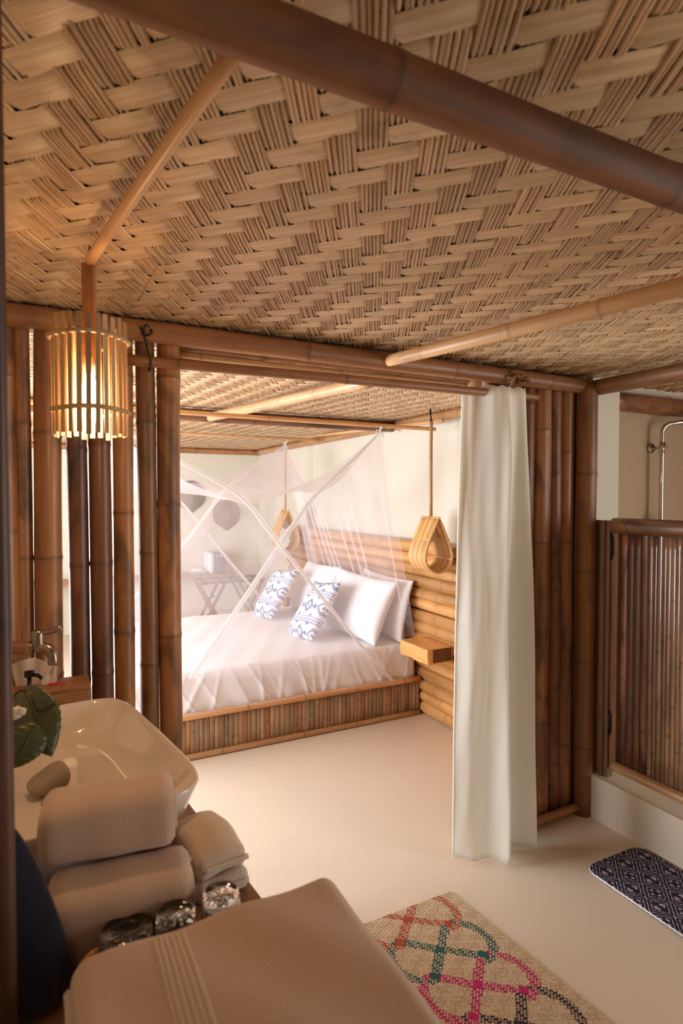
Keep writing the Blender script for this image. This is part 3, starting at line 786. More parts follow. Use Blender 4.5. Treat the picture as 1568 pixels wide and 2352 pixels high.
def panel(name, edge, other, yoff, seed, m=40, n=36, pleat=.012):
    """hanging panel between its diagonal free edge and its outer edge; pleats radiate from the tie"""
    r_ = random.Random(seed); E = polyl(edge, m); O = polyl(other, m); g = np.zeros((m, n, 3)); ph = r_.uniform(0, 6)
    for i in range(m):
        t = i / (m - 1)
        for j in range(n):
            u = j / (n - 1); p = E[i].lerp(O[i], u)
            amp = pleat * min(1, t * 2.5)
            p.y += yoff + amp * math.sin(u * 26 + ph + math.sin(u * 9)); p.z -= .03 * math.sin(PI * u) * math.sin(PI * t)
            g[i, j] = p
    grids(name, [g], NETM, net)
    hem = np.zeros((m, 4, 3))
    for i in range(m):
        d = (O[i] - E[i]); d = d.normalized() if d.length > 1e-5 else Vector((1, 0, 0))
        for j in range(4): hem[i, j] = E[i] + d * (.010 * j) * min(1, i / 6 + .25) + Vector((0, yoff - .006 - .008 * (j % 2), 0))
    grids('hem_band', [hem], HEMM, net)
YF = 3.275
fr = [PY(705, 1147, 3.18), PY(640, 1245, 3.20), PY(520, 1425, YF), PY(432, 1556, YF)]
fl = [PY(560, 1137, 3.17), PY(641, 1245, 3.19), PY(830, 1482, YF), PY(902, 1562, YF)]
panel('front_panel', [T1] + fr, [T1, PY(905, 1240, 3.2), PY(930, 1450, 3.26), PY(948, 1552, 3.275)], 0, 1)
panel('front_panel', [T3] + fl, [T3, Vector((.22, 3.2, 1.0)), Vector((.2, 3.26, .28))], -.015, 2)
fb = [PY(512, 1122, 4.96), PY(430, 1235, 5.0), Vector((.5, 5.06, .5))]
fa = [PY(420, 1150, 4.96), PY(520, 1275, 5.02), PY(620, 1392, 5.05)]
panel('far_panel', [T2] + fb, [T2, Vector((2.12, 5.03, 1.2)), Vector((2.2, 5.05, .5))], 0, 3)
panel('far_panel', [T4] + fa, [T4, Vector((.2, 5.03, 1.0)), Vector((.18, 5.05, .26))], .015, 4)
def side(name, u_idx, xb, seed):
    top = [Vector(gs_[u_idx, j]) for j in range(gs_.shape[1])]; m = 30; n = len(top) * 3
    g = np.zeros((m, n, 3)); r_ = random.Random(seed); ph = r_.uniform(0, 6)
    for k in range(n):
        t = k / (n - 1) * (len(top) - 1.001); a_ = int(t); p = top[a_].lerp(top[a_ + 1], t - a_); v = k / (n - 1)
        q = Vector((xb, 3.36 + 1.64 * v, .52 if xb > 1 else .28))
        for i in range(m):
            s = i / (m - 1); w_ = p.lerp(q, s); w_.x += .022 * math.sin(k * .75 + ph + math.sin(k * .21) * 2) * min(1, s * 3 + .2)
            w_.y += .01 * math.sin(k * .4)
            g[i, k] = w_
    grids(name, [g], NETM, net)
side('side_panel', -1, 2.262, 8); side('side_panel', 0, .20, 9)
for T in (T1, T2):
    k_ = tube('tie', [T + Vector((.0, 0, -.045)), T + Vector((.008, -.012, -.02)), T + Vector((-.01, -.012, .0)), T + Vector((.006, -.014, .022)), T + Vector((.012, .0, .036)), T + Vector((.02, .012, .02))], .006, HEMM, net, 6)
    tubes('tie_tail', [([T + Vector((.004, -.01, -.005)), T + Vector((.02, -.012, -.03)), T + Vector((.016, -.012, -.07))], .003), ([T + Vector((-.004, -.01, -.0)), T + Vector((-.03, -.012, .005)), T + Vector((-.034, -.012, -.015))], .003)], HEMM, net)

# ---- teardrop rattan bedside lamps
def rattan_lamp(c, pole_top, label, big=1.0):
    L = tag(empty('rattan_lamp'), label, 'lamp', 'teardrop rattan bedside lamps')
    hw, ht, dp = .098, .335, .20
    hw *= big; ht *= big; dp *= big
    def wid(z01):            # half width: round bowl below, sides drawn to a point above
        z = z01 * ht; Rr = hw; cz = Rr * 1.0
        al = math.acos(min(1, Rr / (ht - cz))); zt_ = cz + Rr * math.cos(al)
        if z <= zt_: return math.sqrt(max(0, Rr * Rr - (z - cz) ** 2))
        return Rr * math.sin(al) * max(0, (ht - z) / (ht - zt_)) ** .9 + .004
    def outline(s):
        zs_ = [0, .012, .04, .09, .16, .24, .32, .40, .48, .56, .66, .76, .86, .94, 1.0]
        return [(wid(z) * s, z * ht * s) for z in zs_] + [(-wid(z) * s, z * ht * s) for z in reversed(zs_[1:])]
    ca_, sa_ = math.cos(R(-6)), math.sin(R(-6))
    def tr_(x, y, z): return (c.x + x * ca_ - y * sa_, c.y + x * sa_ + y * ca_, c.z - ht / 2 + z)
    ns = 16
    for i in range(ns):
        y_ = -dp / 2 + dp * i / (ns - 1); s = 1.0 - .03 * abs(2 * i / (ns - 1) - 1)
        rim = i in (0, ns - 1)
        pts = [tr_(x, y_, z) for x, z in outline(s)]
        tube('cane_ring' if not rim else 'rim', pts, .0055 if not rim else .0075, RATTAN, L, 6, closed=True)
    for z01, k in ((1.0, 0), (.60, 1), (.60, -1), (.24, 1), (.24, -1), (.0, 0)):
        wv = wid(z01) * k
        tube('rung', [tr_(wv * .93, -dp / 2 - .006, z01 * ht), tr_(wv * .93, dp / 2 + .006, z01 * ht)], .007, RATTAN, L, 8)
    bamboo('hanging_stick', Vector((c.x, c.y, c.z + ht / 2)), Vector(pole_top), .0105, RAIL, L, 3, 10, .002)
    lathe('bulb', [(.0, -.04), (.02, -.03), (.026, -.01), (.02, .015), (.01, .035), (.01, .06)], WHITEP, L, 14, (c.x, c.y, c.z + .05))
lc = PX(989, 1250, 2.16); rattan_lamp(lc, (lc.x, lc.y, PX(990, 968, 2.16).z), 'teardrop rattan lamp hanging over the bedside shelf by the curtain')
lc2 = PX(655, 1218, 2.1); rattan_lamp(lc2, (lc2.x, lc2.y, PX(656, 1015, 2.1).z), 'teardrop rattan lamp on the far side, seen through the mosquito net', 1.15)
sp_ = PX(988, 950, 2.25); tag(tube('lamp_strap', [sp_ + Vector((0, 0, .03)), sp_, PX(990, 968, 2.25)], .006, BLACKP, None, 8), 'black strap holding the near rattan lamp stick to the ceiling', 'strap')

# ---- live edge bedside shelves
def slab(x0, x1, y0, y1, z1, th, label):
    n, m = 26, 7; S = tag(empty('bedside_shelf'), label, 'shelf', 'live edge bedside shelves')
    cx_, cy_ = (x0 + x1) / 2, (y0 + y1) / 2
    def dsp(v):
        k = max(0, min(1, (-v.x - (x1 - x0) / 2 * .7) / .05))
        v.x += k * (.005 * math.sin(v.y * 32 + 1 + v.z * 20) + .003 * math.sin(v.y * 85 + v.z * 40)) + k * .25 * max(0, -v.z) 
        if v.z < 0: v.z += .004 * math.sin(v.y * 30) * (k + .1)
        return v
    o = rbox('slab', (x1 - x0) / 2, (y1 - y0) / 2, th / 2, .006, (10, 30, 5), SLABW, S, dsp, 2); o.location = (cx_, cy_, z1 - th / 2)
    e = box('end_face', (x0 + .045, y0 - .0015, z1 - th + .012), (x1 - .01, y0 + .002, z1 - .004), ENDGR, S)
slab(2.095, XR - .108, 2.955, 3.265, .55, .098, 'chunky honey wood bedside shelf by the curtain')
slab(2.05, XR - .108, 5.28, 5.66, .52, .10, 'chunky wood bedside shelf on the far side, seen through the net')

# ---- desk end of the bedroom
dsk = tag(empty('wall_desk'), 'brown wooden wall desk at far end of bedroom', 'desk')
dz = PY(470, 1318, 6.70).z
box('desk_top', (-.2, 6.55, dz - .03), (1.98, 7.05, dz), WOOD, dsk, .004)
for x_ in (-.15, 1.0): box('leg', (x_, 6.6, 0), (x_ + .05, 6.65, dz - .03), WOOD, dsk)
for x_ in (-.15, 1.9): box('leg', (x_, 6.97, 0), (x_ + .05, 7.02, dz - .03), WOOD, dsk)
cm = tag(empty('coffee_machine'), 'white and dark grey coffee machine on the wall desk', 'coffee machine')
cc = PY(490, 1310, 6.78); 
rbox('body', .085, .12, .118, .03, (2, 2, 2), GREYP, cm).location = (cc.x + .035, cc.y, dz + .12)
rbox('side_shell', .035, .125, .12, .03, (2, 2, 2), WHITEP, cm).location = (cc.x - .052, cc.y, dz + .122)
rbox('spout', .02, .03, .012, .008, (1, 1, 1), BLACKP, cm).location = (cc.x + .03, cc.y - .13, dz + .16)
rbox('button', .008, .004, .012, .003, (1, 1, 1), WHITEP, cm).location = (cc.x + .055, cc.y - .121, dz + .205)
rbox('button', .008, .004, .012, .003, (1, 1, 1), WHITEP, cm).location = (cc.x + .005, cc.y - .121, dz + .205)
rbox('drip_tray', .05, .05, .012, .006, (1, 1, 1), BLACKP, cm).location = (cc.x + .03, cc.y - .15, dz + .013)
tc_ = PY(451, 1308, 6.74)
ty = tag(lathe('tray', [(.0, 0), (.085, 0), (.10, .006), (.145, .035), (.148, .037), (.142, .04), (.10, .014), (.0, .012)], WHITEP, None, 4, (tc_.x, tc_.y, dz)), 'white square tray beside the coffee machine', 'tray'); ty.rotation_euler.z = PI / 4
ty.data.polygons.foreach_set('use_smooth', [False] * len(ty.data.polygons))
bx_ = rbox('paper_box', .05, .035, .026, .008, (2, 2, 2), WHITEP, None); bx_.location = (tc_.x, tc_.y, dz + .039); tag(bx_, 'small white packet resting on the square tray', 'packet')
# luggage rack
rk_ = tag(empty('luggage_rack'), 'folding reddish wood luggage rack with black straps below the desk', 'luggage rack')
ra, rb = PY(455, 1340, 6.25), PY(605, 1340, 6.25)
zt = ra.z
for yy, xo in ((6.22, 0), (6.52, .02)):
    for s, (xa, xb) in enumerate(((ra.x, ra.x + .30), (ra.x + .30, ra.x))): tube('leg', [(xa + xo, yy + s * .03, zt), (xb + xo, yy + s * .03, 0.0)], .016, RACKW, rk_, 8)
    pass
for yy in (6.22, 6.55):
    for s, (xa, xb) in enumerate(((rb.x - .3, rb.x), (rb.x, rb.x - .3))): tube('leg', [(xa, yy + s * .03, zt), (xb, yy + s * .03, 0.0)], .016, RACKW, rk_, 8)
for yy in (6.24, 6.54): tube('top_rail', [(ra.x - .01, yy, zt), (rb.x + .01, yy, zt)], .016, RACKW, rk_, 8)
for t in (.1, .36, .62, .9):
    x_ = ra.x + (rb.x - ra.x) * t; ww = .025
    g = np.array([[(x_ - ww, 6.222, zt - .018), (x_ + ww, 6.222, zt - .018)], [(x_ - ww, 6.222, zt + .018), (x_ + ww, 6.222, zt + .018)], [(x_ - ww, 6.39, zt + .004), (x_ + ww, 6.39, zt + .004)], [(x_ - ww, 6.56, zt + .018), (x_ + ww, 6.56, zt + .018)]])
    grids('strap', [g], STRAP, rk_)
# hats on the far wall
def hat(px_, py_, r, label):
    p = PY(px_, py_, YB); h = lathe('woven_hat', [(r, 0), (r * 1.02, .012), (r * .93, .03), (r * .8, .055), (r * .5, .10), (r * .2, .135), (.001, .15)], HATM, None, 28, p - Vector((0, .004, 0)))
    for v_ in h.data.vertices:
        if v_.co.y < 0: v_.co.y *= 1 + .22 * max(0, 1 - abs(v_.co.x) / (r * .45))
    h.rotation_euler = (PI / 2, 0, 0); tag(h, label, 'hat', 'woven hats on the far wall'); return h
hat(519, 1180, .165, 'round woven straw hat hanging right of the other on the far wall')
hat(437, 1138, .17, 'round woven straw hat hanging higher and left on the far wall')
ol = tag(empty('wall_outlet'), 'white wall socket plate low on the far wall', 'outlet'); p = PY(484, 1370, YB)
rbox('plate', .075, .005, .042, .004, (1, 1, 1), WHITEP, ol).location = p - Vector((0, .006, 0))
for dx in (-.03, .03): tube('socket_hole', [p + Vector((dx, -.0125, 0)), p + Vector((dx, -.010, 0))], .015, GREYP if dx > 0 else WHITEP, ol, 12)
cb = [PY(528, 1305, 6.9), PY(545, 1318, 6.99), PY(541, 1335, 7.0), PY(548, 1360, 7.02), PY(530, 1374, 7.03), PY(500, 1373, 7.03), Vector((p.x + .03, YB - .014, p.z))]
tag(tube('power_cord', bez(cb, 24), .0045, BLACKP, None, 6), 'black cord running from coffee machine to the wall socket', 'cord')

# ---------------------------------------------------------------- bathroom counter
ZK = .83
cnt = tag(empty('vanity_counter'), 'wooden vanity counter under the washbasin and towels', 'counter')
e1, e2 = PZ(440, 1854, ZK), PZ(589, 2048, ZK)
dv_ = (e1 - e2).normalized()
eN, eF = e2 - dv_ * ((e2.y - .12) / dv_.y), e1 + dv_ * ((1.93 - e1.y) / dv_.y)
vs = []
for z in (ZK - .045, ZK):
    vs += [(-.27, .12, z), (eN.x, .12, z), (eF.x, 1.93, z), (-.27, 1.93, z)]
pyd('worktop', vs, [(3, 2, 1, 0), (4, 5, 6, 7), (0, 1, 5, 4), (1, 2, 6, 5), (2, 3, 7, 6), (3, 0, 4, 7)], COUNTER, cnt, False)
for (x_, y_) in ((eN.x - .09, .16), (eF.x - .07, 1.80), (-.25, .16), (-.25, 1.82)): box('leg', (x_, y_, 0), (x_ + .05, y_ + .05, ZK - .045), COUNTER, cnt)
box('lower_shelf', (-.25, .2, .25), (eF.x - .05, 1.85, .275), COUNTER, cnt)

# washbasin
ZR = .955
cR, cF, cL = PZ(462, 1792, ZR), PZ(268, 1602, ZR), PZ(30, 1862, ZR)
ey = (cF - cR).normalized(); ex = Vector((ey.y, -ey.x, 0)); LY = (cF - cR).length + .045; LX = .40
ctr = cR + ey * (LY / 2 - .022) - ex * (LX / 2 - .014)
sink = tag(empty('washbasin'), 'glossy white rectangular vessel basin on the counter', 'basin')
def sloop(sx, sy, z, n=64, e=7.0, bow=0.0):
    out = []
    for k in range(n):
        a = 2 * PI * k / n; ca, sa = math.cos(a), math.sin(a)
        x_ = math.copysign(abs(ca) ** (2 / e), ca); y_ = math.copysign(abs(sa) ** (2 / e), sa)
        p = ctr + ex * (x_ * sx * (1 + bow * (1 - y_ * y_))) + ey * (y_ * sy * (1 + bow * (1 - x_ * x_))); out.append((p.x, p.y, z))
    return out
hx_, hy_ = LX / 2, LY / 2
loops = [sloop(hx_ * .72, hy_ * .80, ZK + .001), sloop(hx_ * .78, hy_ * .84, ZK + .006), sloop(hx_ * .90, hy_ * .93, ZK + .06), sloop(hx_ * .975, hy_ * .98, ZR - .02, bow=.015), sloop(hx_ * 1.0, hy_ * 1.0, ZR - .004, bow=.02), sloop(hx_ * .995, hy_ * .997, ZR, bow=.02), sloop(hx_ * .975, hy_ * .985, ZR - .001, bow=.02), sloop(hx_ * .95, hy_ * .97, ZR - .012, bow=.02), sloop(hx_ * .84, hy_ * .90, ZR - .055, e=5), sloop(hx_ * .74, hy_ * .84, ZR - .078, e=4.5), sloop(hx_ * .60, hy_ * .72, ZR - .088, e=4), sloop(hx_ * .3, hy_ * .36, ZR - .092, e=3), sloop(hx_ * .06, hy_ * .05, ZR - .094, e=2)]
V = [p for l in loops for p in l]; n = 64; Fa = []
for i in range(len(loops) - 1):
    for k in range(n): Fa.append([i * n + k, i * n + (k + 1) % n, (i + 1) * n + (k + 1) % n, (i + 1) * n + k])
Fa.append([k for k in reversed(range(n))]); Fa.append([(len(loops) - 1) * n + k for k in range(n)])
pyd('bowl', V, Fa, CERAM, sink)
lathe('drain', [(.022, 0), (.022, .003), (.016, .004), (.0, .004)], CHROME, sink, 20, (ctr.x, ctr.y, ZR - .0935))
st = PZ(112, 1788, ZR - .062); so = rbox('stone', .042, .026, .017, .0165, (6, 4, 2), STONE, None, lambda v: Vector((v.x, v.y + .004 * math.sin(v.x * 60), v.z * (1 + .45 * math.sin((v.x + .02) * 40)) + .003 * math.sin(v.y * 90 + v.x * 40))), 4)
so.location = (st.x, st.y, ZR - .066); so.rotation_euler = (R(5), R(-8), R(12)); tag(so, 'smooth grey pebble lying in the washbasin', 'stone')

# tap on a bamboo spout pipe
tp = tag(empty('tap'), 'brushed metal lever tap reaching over the washbasin', 'tap')
D = 1.44
def PD(px, py, dep=D): d = ray(px, py); return Vector((0, 0, H)) + d * (dep / F)
bamboo('wood_sleeve', PD(-40, 1488), PD(74, 1488), .017, BEAMB, tp, 2, 14, 0)
tube('collar', [PD(68, 1488), PD(78, 1488)], .014, STEEL, tp, 14)
tube('valve_body', [PD(88, 1496), PD(88, 1480), PD(87, 1462), PD(87, 1452), PD(87, 1446)], [.014, .015, .015, .0155, .010], STEEL, tp, 16)
tube('spout', bez([PD(74, 1488), PD(95, 1484), PD(122, 1480), PD(125, 1508), PD(122, 1526)], 16), [.0125] * 10 + [.012] * 6, STEEL, tp, 14)
tube('lever', bez([PD(90, 1452), PD(105, 1456), PD(120, 1450), PD(142, 1441)], 10), [.006, .005, .005, .005, .0055, .006, .007, .008, .008, .006], STEEL, tp, 10)

# tissue box, soap bottle
tb = tag(empty('tissue_box'), 'woven brown tissue box behind the washbasin', 'tissue box')
kA = PZ(207, 1573, .955); 
bxc = Vector((kA.x - .115, kA.y + .055, 0)); yw = R(3)
def tbp(o, dx, dy, z): o.location = (bxc.x + dx, bxc.y + dy, z); return o
tbp(rbox('body', .115, .055, .056, .003, (1, 1, 1), BASKETM, tb), 0, 0, ZK + .057)
tbp(rbox('lid', .117, .057, .006, .003, (1, 1, 1), BASKETM, tb), 0, 0, ZK + .119)
tbp(rbox('clasp', .006, .002, .012, .001, (1, 1, 1), BLACKI, tb), -.01, -.058, ZK + .108)
for k, (pts) in enumerate((((-.075, .03, .0), (-.085, .02, .06), (-.055, -.01, .085), (-.01, .01, .085), (.02, -.01, .05), (-.005, .01, .0)), ((-.01, .0, .0), (.0, .01, .075), (.035, -.01, .05), (.03, .01, .0)))):
    m = 14; g = np.zeros((8, m, 3)); 
    tops = bez([Vector((p[0], p[1], p[2])) for p in pts[1:-1]], m); 
    for j in range(m):
        bp = Vector(pts[0]).lerp(Vector(pts[-1]), j / (m - 1))
        for i in range(8):
            s = i / 7; q = bp.lerp(tops[j], s); q.y += .006 * math.sin(j * 1.1 + k) * s; g[i, j] = (bxc.x + q.x, bxc.y + q.y, ZK + .122 + q.z * 1.1)
    t_ = grids('tissue', [g], TISSUE, tb)
tbp(rbox('red_slot_print', .022, .012, .0012, .001, (1, 1, 1), REDP, tb), .03, -.005, ZK + .1262)
sb = tag(empty('soap_bottle'), 'black pump soap bottle behind the leaves by the basin', 'bottle')
bp = PD(68, 1600, 1.50); bp = Vector((bp.x, bp.y, ZK))
lathe('body', [(.0, 0), (.034, 0), (.036, .004), (.036, .115), (.033, .13), (.02, .144), (.013, .15), (.013, .162)], BLACKP, sb, 24, bp)
bp = bp + Vector((0, 0, .022))
lathe('pump_collar', [(.016, .118), (.016, .158), (.008, .16), (.0055, .162), (.0055, .185), (.012, .187), (.012, .2), (.0, .202)], BLACKP, sb, 18, bp)
tube('nozzle', [bp + Vector((0, 0, .192)), bp + Vector((.02, -.02, .192)), bp + Vector((.028, -.028, .186))], .005, BLACKP, sb, 8)

# leafy sprig in a small vase
pl = tag(empty('leafy_sprig'), 'dark green serrated leaves overhanging the left of the washbasin', 'plant')
vb = Vector((-.155, 1.20, ZK)); lathe('vase', [(.0, 0), (.028, 0), (.036, .03), (.030, .07), (.018, .1), (.022, .115), (.018, .112), (.012, .1), (.0, .06)], CERAM, pl, 20, vb)
def leaf(px0, py0, px1, py1, wid, dep0, dep1, curl, seed):
    a_, b_ = PD(px0, py0, dep0), PD(px1, py1, dep1); ax = b_ - a_; L_ = ax.length; ax.normalize()
    view = (Vector((0, 0, H)) - (a_ + b_) / 2).normalized(); sd = ax.cross(view).normalized(); nr = sd.cross(ax)
    n, m = 22, 9; g = np.zeros((n, m, 3))
    for i in range(n):
        t = i / (n - 1); w_ = wid * (math.sin(PI * t ** .8) ** .75) * (1 + .06 * (i % 2)); w_ = max(w_, .0005)
        for j in range(m):
            s = -1 + 2 * j / (m - 1); p_ = a_ + ax * (L_ * t) + sd * (s * w_) + nr * (curl * math.sin(PI * t) - .35 * wid * s * s * .6 + .004 * abs(math.sin(t * 22)) * abs(s))
            g[i, j] = p_
    o = grids('leaf', [g], LEAF, pl); sm_ = o.modifiers.new('t', 'SOLIDIFY'); sm_.thickness = .0008
    tube('leaf_vein', [a_ + ax * (L_ * t) + nr * (curl * math.sin(PI * t) + .0012) for t in np.linspace(0, .95, 10)], .0012, LEAF, o, 5)
    return a_
hub = []
hub.append(leaf(60, 1585, 118, 1735, .036, 1.03, .98, .012, 1))
hub.append(leaf(35, 1600, 128, 1618, .024, 1.05, 1.00, .008, 2))
hub.append(leaf(85, 1660, 30, 1765, .030, .99, .95, .01, 3))
hub.append(leaf(20, 1640, 40, 1740, .022, 1.01, .98, .005, 4))
for a_ in hub:
    tube('stem', bez([vb + Vector((0, 0, .1)), vb + Vector((.03, -.03, .2)), a_ + Vector((-.03, .02, .01)), a_], 10), .002, STEM, pl, 6)
for (x_, y_, s_) in ((36, 1638, .009), (50, 1634, .006), (32, 1730, .005)):
    p = PD(x_, y_, .96); o = rbox('blossom', s_, s_, s_, s_ * .6, (1, 1, 1), PETAL, pl, None, 2); o.location = p; o.rotation_euler = (x_, y_, 0)

# towels ---------------------------------------------------------------
def rolled(name, c, half, ra_, rb_, ang, label, seed, mat=TOWEL):
    t_ = tag(empty(name), label, 'towel', 'rolled towels by the basin')
    r_ = random.Random(seed); dx = Vector((math.cos(ang), math.sin(ang), 0)); dy = Vector((-dx.y, dx.x, 0)); ph = r_.uniform(0, 6)
    n, m = 26, 40; g = np.zeros((n, m, 3)); 
    for i in range(n):
        s = -1 + 2 * i / (n - 1); e = (1 - abs(s) ** 10) ** .5 if abs(s) < 1 else 0.0
        e = .80 + .20 * e
        for k in range(m):
            a = 2 * PI * k / m; ca, sa = math.cos(a), math.sin(a); q = 3.0
            x_ = math.copysign(abs(ca) ** (2 / q), ca) * ra_; z_ = math.copysign(abs(sa) ** (2 / q), sa) * rb_
            wob = 1 + .02 * math.sin(3 * a + s * 2 + ph) + .012 * math.sin(s * 7 + ph)
            p = c + dx * (s * half) + (dy * x_ + Vector((0, 0, z_))) * e * wob
            g[i, k] = p
    o = grids('roll', [g], mat, t_, closed=True)
    for s in (-1, 1):
        vs = []; K = 70
        for k in range(K):
            t = k / (K - 1); a = t * 2 * PI * 3.2; rr = .12 + .78 * t
            p = c + dx * (s * (half + .001 - .006 * (1 - rr))) + (dy * (math.cos(a) * ra_ * rr * .8) + Vector((0, 0, math.sin(a) * rb_ * rr * .8))); vs.append(p)
        tube('rolled_edge', vs, .0048, mat, o, 6)
    return t_
rolled('rolled_towel', Vector((.100, .925, ZK + .055)), .100, .062, .054, R(-6), 'thick cream rolled towel at the bottom of the pair beside the basin', 3, TOWEL)
rolled('rolled_towel', Vector((.092, 1.0, ZK + .055 + .098)), .098, .058, .047, R(-8), 'thick cream rolled towel lying on top of the other towel roll', 4, TOWEL)
hub_c = PZ(462, 1935, ZK + .05)
def folded_hand(c, ang):
    t_ = tag(empty('hand_towel'), 'small pale folded towel at the counter edge behind the glasses', 'towel')
    rot = Matrix.Rotation(ang, 4, 'Z'); 
    for k, (hz, w_, l_) in enumerate(((.02, .046, .08), (.019, .044, .078))):
        z = .021 + k * .038
        o = rbox('fold', w_, l_, hz, .0145, (6, 10, 1), TOWEL2, t_, lambda v, k=k: Vector((v.x + .003 * math.sin(v.y * 40 + k), v.y, v.z + .004 * math.sin(v.y * 30 + k * 2) + .003 * math.sin(v.x * 70 + k))), 3)
        o.matrix_world = Matrix.Translation((c.x, c.y, ZK + z)) @ rot
    for k in range(2):
        tube('edge_hem', [rot @ Vector((s * .04, -.082 + .002 * k, 0)) + Vector((c.x, c.y, ZK + .021 + .038 * k)) for s in np.linspace(-1, 1, 9)], .0045, TOWEL2, t_, 6)
folded_hand(Vector((.254, 1.02, 0)), R(7))
# stack of large folded bath towels close to the camera
for k in range(3):
    t_ = tag(empty('bath_towel'), ('large folded tan bath towel at top of the near stack', 'large folded tan bath towel in the middle of near stack', 'large folded tan bath towel at the bottom of the near stack')[k], 'towel', 'stack of bath towels near the camera')
    z = ZK + .1505 - .050 * k - .025
    L0, L1 = PZ(172, 2195, ZK + .150), PZ(752, 2003, ZK + .150)
    dx = (L1 - L0).normalized(); dy = Vector((dx.y, -dx.x, 0)); W_ = (L1 - L0).length + (.012 if k == 0 else .004 * k - .006)
    if dy.y > 0: dy = -dy
    Lg = .46
    c = (L0 + L1) / 2 + dy * (Lg / 2 - .005 + .006 * k); c.z = z
    o = rbox('folded_cloth', W_ / 2, Lg / 2, .0248, .022, (24, 30, 1), TOWEL, t_, lambda v, k=k: Vector((v.x, v.y, v.z + (.004 * math.sin(v.x * 18 + k) * math.sin(v.y * 13) + .0025 * math.sin(v.x * 45 + v.y * 30)) * (1 if v.z > 0 else .3))), 4)
    o.matrix_world = Matrix.Translation(c) @ Matrix((dx, dy * -1, Vector((0, 0, 1)))).transposed().to_4x4()
    if k == 0:
        gb = np.zeros((40, 43, 3))
        for a_, yy in enumerate(np.linspace(-Lg / 2 + .02, Lg / 2 - .022, 40)):
            for b_, u in enumerate(np.linspace(-W_ / 2 + .088, -W_ / 2 + .128, 43)):
                gb[a_, b_] = (u, yy, .0250 + .004 * math.sin(u * 18) * math.sin(yy * 13) + .0025 * math.sin(u * 45 + yy * 30) + (.0011 * math.sin(b_ * 2 * PI / 7) if 0 < b_ < 42 else -.003) + .0004)
        grids('border_band', [gb], TOWEL2, o)
    for s in (1,):
        tube('fold_edge', [(-W_ / 2 - .001, yy, -.004 + .002 * math.sin(yy * 20)) for yy in np.linspace(-Lg / 2 + .02, Lg / 2 - .02, 14)], .006, TOWEL, o, 6)
# glasses upside down
def glass(px_, py_, hgt, r, label, handle=False):
    c = PZ(px_, py_, ZK + hgt); t_ = tag(empty('drinking_glass'), label, 'glass', 'upturned glasses on the counter')
    lathe('body', [(r * 1.12, .0), (r * 1.14, .001), (r * 1.06, hgt * .5), (r * .98, hgt - .008), (r * .93, hgt - .001), (r * .75, hgt), (r * .6, hgt - .003), (r * .3, hgt - .004), (.0, hgt - .004)][0:9] + [(.0, hgt - .012), (r * .8, hgt - .012), (r * .92, hgt - .02), (r * .99, hgt * .5), (r * 1.06, .001)], GLASS, t_, 48, (c.x, c.y, ZK + .0005), 16 if not handle else 0, .02)
    if handle: tube('handle', bez([Vector((c.x - r, c.y - .005, ZK + hgt * .8)), Vector((c.x - r - .035, c.y - .02, ZK + hgt * .85)), Vector((c.x - r - .035, c.y - .02, ZK + hgt * .15)), Vector((c.x - r, c.y - .005, ZK + hgt * .2))], 12), .005, GOLD, t_, 8)
glass(508, 2045, .085, .027, 'upturned fluted glass nearest the edge of the counter')
glass(404, 2092, .085, .028, 'upturned fluted glass in the middle of the row')
glass(290, 2132, .075, .036, 'wide upturned glass cup with an amber handle', True)
# navy pouch
po = tag(empty('navy_pouch'), 'dark navy cloth pouch standing left of the rolled towels', 'pouch')
pc = PD(62, 2150, .78); g = np.zeros((22, 28, 3)); pz1 = PD(45, 1860, .78).z
for i in range(22):
    t = i / 21; z = ZK + .002 + (pz1 - ZK) * t
    wv = (.062 * (1 - t) ** .55 + .012) * (.82 + .18 * min(1, t * 6)); wd = .03 * (1 - t) ** .6 + .006
    if i == 21: wv = .002; wd = .002
    if i == 0: wv *= .6; wd *= .6
    for k in range(28):
        a = 2 * PI * k / 28; g[i, k] = (pc.x - .012 - .022 * t + wv * math.cos(a) * (1 + .05 * math.sin(5 * a + t * 4)), pc.y - .02 + wd * math.sin(a), z)
grids('bag', [g], NAVY, po, closed=True)
tube('drawstring', [(pc.x - .03 + .02 * math.cos(t), pc.y - .02 + .014 * math.sin(t), pz1 - .018) for t in np.linspace(0, 2 * PI, 16, endpoint=False)], .003, NAVY, po, 6, closed=True)
# post at the left edge of the view
q = ray(-4, 1138); q = Vector((q.x, q.y, 0)).normalized() * .72
tag(bamboo('bamboo_post', (q.x, q.y, .0), (q.x, q.y, 2.05), 0.010, bamboo_mat('post_dark', (92, 58, 42), (58, 36, 26), .4, .4), None, .5, 16, .0008, ridge=.04), 'dark bamboo upright standing close at the left edge', 'post')

# ---------------------------------------------------------------- mats on the floor
def colour_grid(name, x0, x1, y0, y1, nx, ny, z, th, colf, hf, mat, parent, mask=None):
    xs, ys = np.linspace(x0, x1, nx + 1), np.linspace(y0, y1, ny + 1)
    V = []; idx = -np.ones((nx + 1, ny + 1), int); Fa = []; cols = []
    for i in range(nx):
        for j in range(ny):
            u, v = (i + .5) / nx, (j + .5) / ny
            if mask and not mask(u, v): continue
            q = []
            for (a, b) in ((i, j), (i + 1, j), (i + 1, j + 1), (i, j + 1)):
                if idx[a, b] < 0: idx[a, b] = len(V); V.append((xs[a], ys[b], z + th + hf(a, b)))
                q.append(int(idx[a, b]))
            Fa.append(q); cols.append(colf(i, j, u, v))
    o = pyd(name, V, Fa, mat, parent, False)
    a = o.data.attributes.new('col', 'FLOAT_COLOR', 'FACE'); a.data.foreach_set('color', [x for c in cols for x in (*c, 1.0)])
    sm_ = o.modifiers.new('thick', 'SOLIDIFY'); sm_.thickness = th; sm_.offset = -1
    return o
